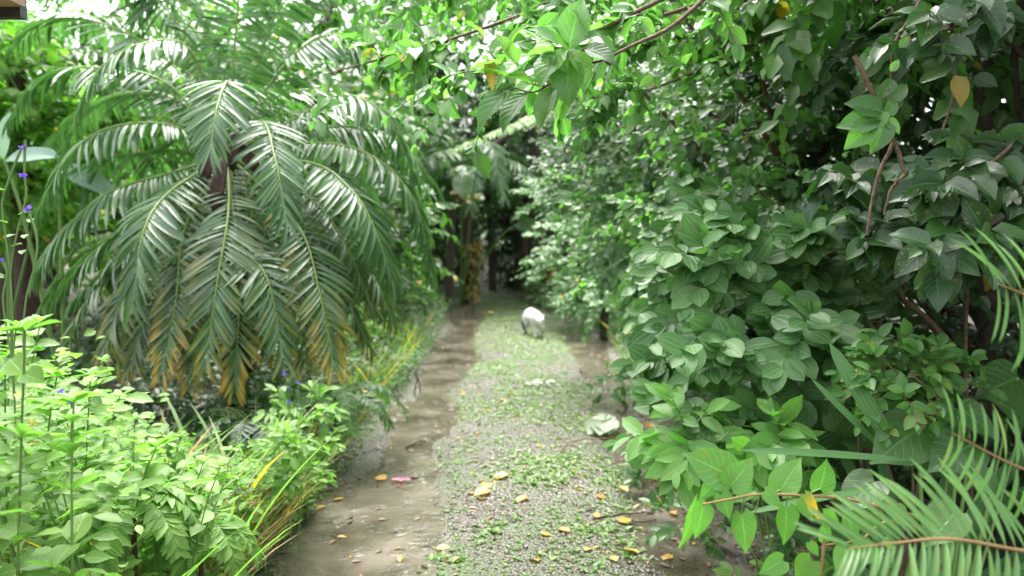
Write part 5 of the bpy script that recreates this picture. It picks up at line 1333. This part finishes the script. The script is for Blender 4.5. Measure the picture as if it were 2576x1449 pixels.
def petal():
    g = G(*C5(868, 905), -.02); b = np.array([g[0], g[1], WL + .004])
    root = thing('fallen_flower', b, 'pink fallen flower lying in the near left puddle', 'flower')
    for k, (a, s) in enumerate(((-2.9, .05), (-.3, .06), (-1.3, .045), (.9, .03), (2.3, .035))):
        leaf_singles('petal', {'pos': np.array([b + [0, 0, .006]]), 'dir': np.array([[math.cos(a), math.sin(a), .25]]), 'nor': np.array([[0, -.2, 1]]), 'size': np.array([s])}, [0], 'ell', M['pink'], root, loc=b)
petal()
def dead_stems():
    g = G(*C5(960, 410)); b = np.array([g[0], g[1], -.02])
    root = thing('dead_plant', b, 'pair of dead brown stems standing at the edge of the left puddle', 'twig')
    hz = g[1]
    W = lambda pp: [P(*C5(x, y), hz) - b for x, y in pp]
    V, F = tubes([(curve_pts(W(p), 10), np.linspace(.006, .004, 10)) for p in ([(950, 412), (952, 370), (962, 310), (940, 268)], [(984, 395), (978, 345), (968, 300), (955, 262)], [(965, 330), (955, 290), (925, 262), (880, 262)])], 6)
    link('stems', make_mesh('stems', V, F, M['dark_twig']), root)
dead_stems()
def stick(pts, r, lab):
    g = [G(*C5(x, y)) for x, y in pts]
    b = np.array([g[0][0], g[0][1], track_z(g[0][0], g[0][1])])
    q = [np.array([p[0], p[1], track_z(p[0], p[1]) + r]) - b for p in g]
    V, F = tubes([(curve_pts(q, 12) + RNG.normal(0, r * .3, (12, 3)), np.linspace(r, r * .5, 12))], 6)
    o = link('stick', make_mesh('stick', V, F, M['dark_twig'])); o.location = b
    tag(o, lab, 'stick')
stick([(1980, 1130), (2150, 1085), (2330, 1070)], .006, 'dark brown stick lying by the right rut near the stones')
stick([(2130, 285), (2230, 270)], .006, 'pale twig at the rim of the right puddle')
stick([(900, 700), (960, 670), (1010, 660)], .006, 'short dark stick on the gravel left of the grass tufts')
stick([(2180, 1115), (2260, 1125), (2350, 1110)], .005, 'short brown stick in front of the longer one')
stick([(1160, 205), (1020, 218), (900, 232)], .006, 'thin brown twig reaching into the far left puddle')
def stone(u, v, r, lab, sq=(1, .8, .5)):
    g = G(u, v); n = 9
    th = np.linspace(0, np.pi, 8)[1:-1]; ph = np.linspace(0, 2 * np.pi, n, endpoint=False)
    rg = np.random.default_rng(int(u))
    V = [(0, 0, 1)] + [(math.sin(t) * math.cos(p), math.sin(t) * math.sin(p), math.cos(t)) for t in th for p in ph] + [(0, 0, -1)]
    V = np.array(V) * rg.uniform(.82, 1.12, (len(V), 1)) * np.array(sq) * r
    F = [(0, 1 + j, 1 + (j + 1) % n, 1 + (j + 1) % n) for j in range(n)]
    F = []
    m = bpy.data.meshes.new('stone'); faces = [(0, 1 + j, 1 + (j + 1) % n) for j in range(n)]
    for i in range(len(th) - 1):
        for j in range(n):
            a, b2 = 1 + i * n + j, 1 + i * n + (j + 1) % n
            faces.append((a, a + n, b2 + n, b2))
    L_ = 1 + (len(th) - 1) * n
    faces += [(len(V) - 1, L_ + (j + 1) % n, L_ + j) for j in range(n)]
    m.from_pydata([tuple(x) for x in V], [], faces); m.materials.append(M['stone'])
    m.polygons.foreach_set('use_smooth', np.ones(len(faces), bool))
    o = link('stone', m); o.location = (g[0], g[1], track_z(g[0], g[1]) + r * sq[2] * .55)
    tag(o, lab, 'stone')
stone(1740, 1215, .07, 'mossy grey stone half in the right rut below the velvety shrub')
stone(1690, 1255, .06, 'flat grey stone in front of the mossy one at the right rut')
stone(1267, 949, .018, 'small black pebble in the middle of the track')
stone(1655, 1250, .03, 'little pale stone on the rim of the right rut')

# ------------------------------------------------------------------ the cat
def cat():
    g = G(1350, 851); b = np.array([g[0], g[1], track_z(g[0], g[1]) - .002])
    root = thing('cat', b, 'white cat with a dark flank and tail walking along the middle of the track', 'cat')
    root.scale = (.9, .9, .9)
    V, F, off = [], [], 0
    def ball(c, r, n=10):
        nonlocal off
        r = np.broadcast_to(np.asarray(r, float), (3,))
        th = np.linspace(0.02, np.pi - .02, n); ph = np.linspace(0, 2 * np.pi, n + 4, endpoint=False); k = n + 4
        vv = np.array([(math.sin(t) * math.cos(p), math.sin(t) * math.sin(p), math.cos(t)) for t in th for p in ph]) * r + c
        V.append(vv)
        for i in range(n - 1):
            for j in range(k): F.append((off + i * k + j, off + (i + 1) * k + j, off + (i + 1) * k + (j + 1) % k, off + i * k + (j + 1) % k))
        F.append(tuple(off + j for j in range(k))); F.append(tuple(off + (n - 1) * k + j for j in reversed(range(k))))
        off += len(vv)
    def chain(pp, n=9):
        pp = np.array(pp, float); q = curve_pts(pp[:, :3], n * (len(pp) - 1)); rr = np.interp(np.linspace(0, 1, len(q)), np.linspace(0, 1, len(pp)), pp[:, 3])
        for c, r in zip(q, rr): ball(c, r, 8)
    chain([(-.085, .36, .235, .088), (-.055, .24, .238, .098), (-.025, .12, .240, .098), (.0, .02, .238, .085)])
    ball((-.07, .33, .255), (.088, .09, .09)); ball((-.005, .04, .262), (.075, .07, .07)); ball((-.012, .02, .2), (.07, .07, .08))
    chain([(.0, .0, .245, .06), (.028, -.06, .235, .052), (.040, -.09, .228, .05)])
    ball((.042, -.11, .225), (.056, .052, .048)); ball((.044, -.148, .206), (.030, .026, .022)); ball((.018, -.125, .207), (.026, .026, .022)); ball((.068, -.125, .207), (.026, .026, .022))
    for sx in (-1, 1):      # ears turned back
        chain([(.042 + sx * .034, -.095, .262, .019), (.042 + sx * .043, -.085, .290, .012), (.042 + sx * .047, -.08, .312, .003)], 6)
    chain([(-.03, .02, .19, .045), (-.024, .0, .12, .027), (-.018, -.025, .06, .022), (-.016, -.03, .022, .021)]); ball((-.016, -.045, .016), (.024, .033, .017))
    chain([(.045, .03, .19, .04), (.068, .0, .125, .026), (.078, .02, .075, .02), (.08, .045, .045, .018)]); ball((.08, .05, .035), (.02, .024, .018))
    chain([(-.115, .36, .21, .07), (-.13, .33, .13, .045), (-.135, .40, .085, .022), (-.135, .37, .02, .02)]); ball((-.135, .345, .016), (.023, .034, .017))
    chain([(-.03, .36, .21, .065), (-.025, .30, .13, .04), (-.02, .36, .08, .022), (-.02, .30, .02, .02)]); ball((-.02, .28, .016), (.023, .034, .017))
    chain([(-.11, .42, .26, .026), (-.155, .46, .21, .022), (-.175, .46, .13, .02), (-.165, .42, .06, .016), (-.15, .38, .035, .010)])
    VV = np.concatenate(V)
    me = bpy.data.meshes.new('cat_body'); me.from_pydata([tuple(x) for x in VV], [], F)
    m, nd, lk, bs = mat_new('white_fur')
    tc = nd.new('ShaderNodeTexCoord'); sp = nd.new('ShaderNodeSeparateXYZ'); lk.new(tc.outputs['Object'], sp.inputs[0])
    nz = nd.new('ShaderNodeTexNoise'); nz.inputs['Scale'].default_value = 18; lk.new(tc.outputs['Object'], nz.inputs['Vector'])
    # dark coat patch on the outer flank, hind leg and tail
    w = mth(nd, lk, 'ADD', mth(nd, lk, 'MULTIPLY', sp.outputs[0], -1.0), mth(nd, lk, 'MULTIPLY', sp.outputs[2], -.30))
    w = mth(nd, lk, 'ADD', w, mth(nd, lk, 'MULTIPLY', mth(nd, lk, 'SUBTRACT', nz.outputs[0], .5), .04))
    w = mth(nd, lk, 'MULTIPLY', mth(nd, lk, 'SUBTRACT', w, 0.112), 60.0, clamp=True)
    # pinkish dark nose bridge marks
    c = mixc(nd, lk, w, (0.82, 0.80, 0.78), (0.035, 0.033, 0.034))
    lk.new(c, bs.inputs['Base Color']); bs.inputs['Roughness'].default_value = .85
    fz = nd.new('ShaderNodeTexNoise'); fz.inputs['Scale'].default_value = 160; lk.new(tc.outputs['Object'], fz.inputs['Vector'])
    bp = nd.new('ShaderNodeBump'); bp.inputs['Strength'].default_value = .5; bp.inputs['Distance'].default_value = .004; lk.new(fz.outputs[0], bp.inputs['Height']); lk.new(bp.outputs[0], bs.inputs['Normal'])
    me.materials.append(m)
    o = link('body', me, root)
    rm = o.modifiers.new('skin', 'REMESH'); rm.mode = 'VOXEL'; rm.voxel_size = .006; rm.use_smooth_shade = True
    sm = o.modifiers.new('soft', 'SMOOTH'); sm.iterations = 6; sm.factor = .6
    def eyeball(name, c, r, col):
        th = np.linspace(0.05, np.pi - .05, 8); ph = np.linspace(0, 2 * np.pi, 12, endpoint=False)
        vv = [(c[0] + r[0] * math.sin(t) * math.cos(p), c[1] + r[1] * math.sin(t) * math.sin(p), c[2] + r[2] * math.cos(t)) for t in th for p in ph]
        ff = [(i * 12 + j, (i + 1) * 12 + j, (i + 1) * 12 + (j + 1) % 12, i * 12 + (j + 1) % 12) for i in range(7) for j in range(12)]
        mm = bpy.data.meshes.new(name); mm.from_pydata(vv, [], ff); mm.materials.append(col); link(name, mm, root)
    de = flat_mat('dark_eye', (.03, .02, .025), .2); pk = flat_mat('pink_nose', (.55, .28, .30), .5)
    eyeball('eye', (.018, -.153, .232), (.013, .009, .009), de); eyeball('eye', (.068, -.153, .232), (.013, .009, .009), de)
    eyeball('nose', (.044, -.172, .212), (.008, .006, .006), pk)
cat()

# ------------------------------------------------------------------ eave corner
def eave():
    root = thing('house_roof', (-2.4, 1.9, 0), 'corner of a roof eave with peach soffit and dark edge at the top left', 'roof')
    def box(name, x0, x1, y0, y1, z0, z1, mat, rot=0):
        v = np.array([(x, y, z) for x in (x0, x1) for y in (y0, y1) for z in (z0, z1)], float) - np.array([-2.4, 1.9, 0])
        f = [(0, 1, 3, 2), (4, 6, 7, 5), (0, 4, 5, 1), (2, 3, 7, 6), (0, 2, 6, 4), (1, 5, 7, 3)]
        m = bpy.data.meshes.new(name); m.from_pydata([tuple(a) for a in v], [], f); m.materials.append(mat); link(name, m, root)
    peach = bark_mat('peach_paint', (.42, .26, .19), (.5, .32, .24), 8, .7); darkm = bark_mat('dark_gutter', (.03, .03, .035), (.06, .06, .065), 8, .5)
    c = P(66, 42, 2.5); xr, yc, zc = c
    box('soffit', -4.5, xr, .4, yc, zc + .03, zc + .09, peach)
    box('fascia', -4.5, xr - .02, yc + .003, yc + .04, zc, zc + .12, darkm)
    box('gutter', -4.5, xr - .17, yc - .07, yc - .003, zc - .035, zc + .027, darkm)
    box('roof_slab', -4.6, xr + .03, .3, yc + .06, zc + .123, zc + .18, darkm)
    box('wall', -4.5, -3.2, .5, 1.6, 0.0, zc + .027, peach)
eave()
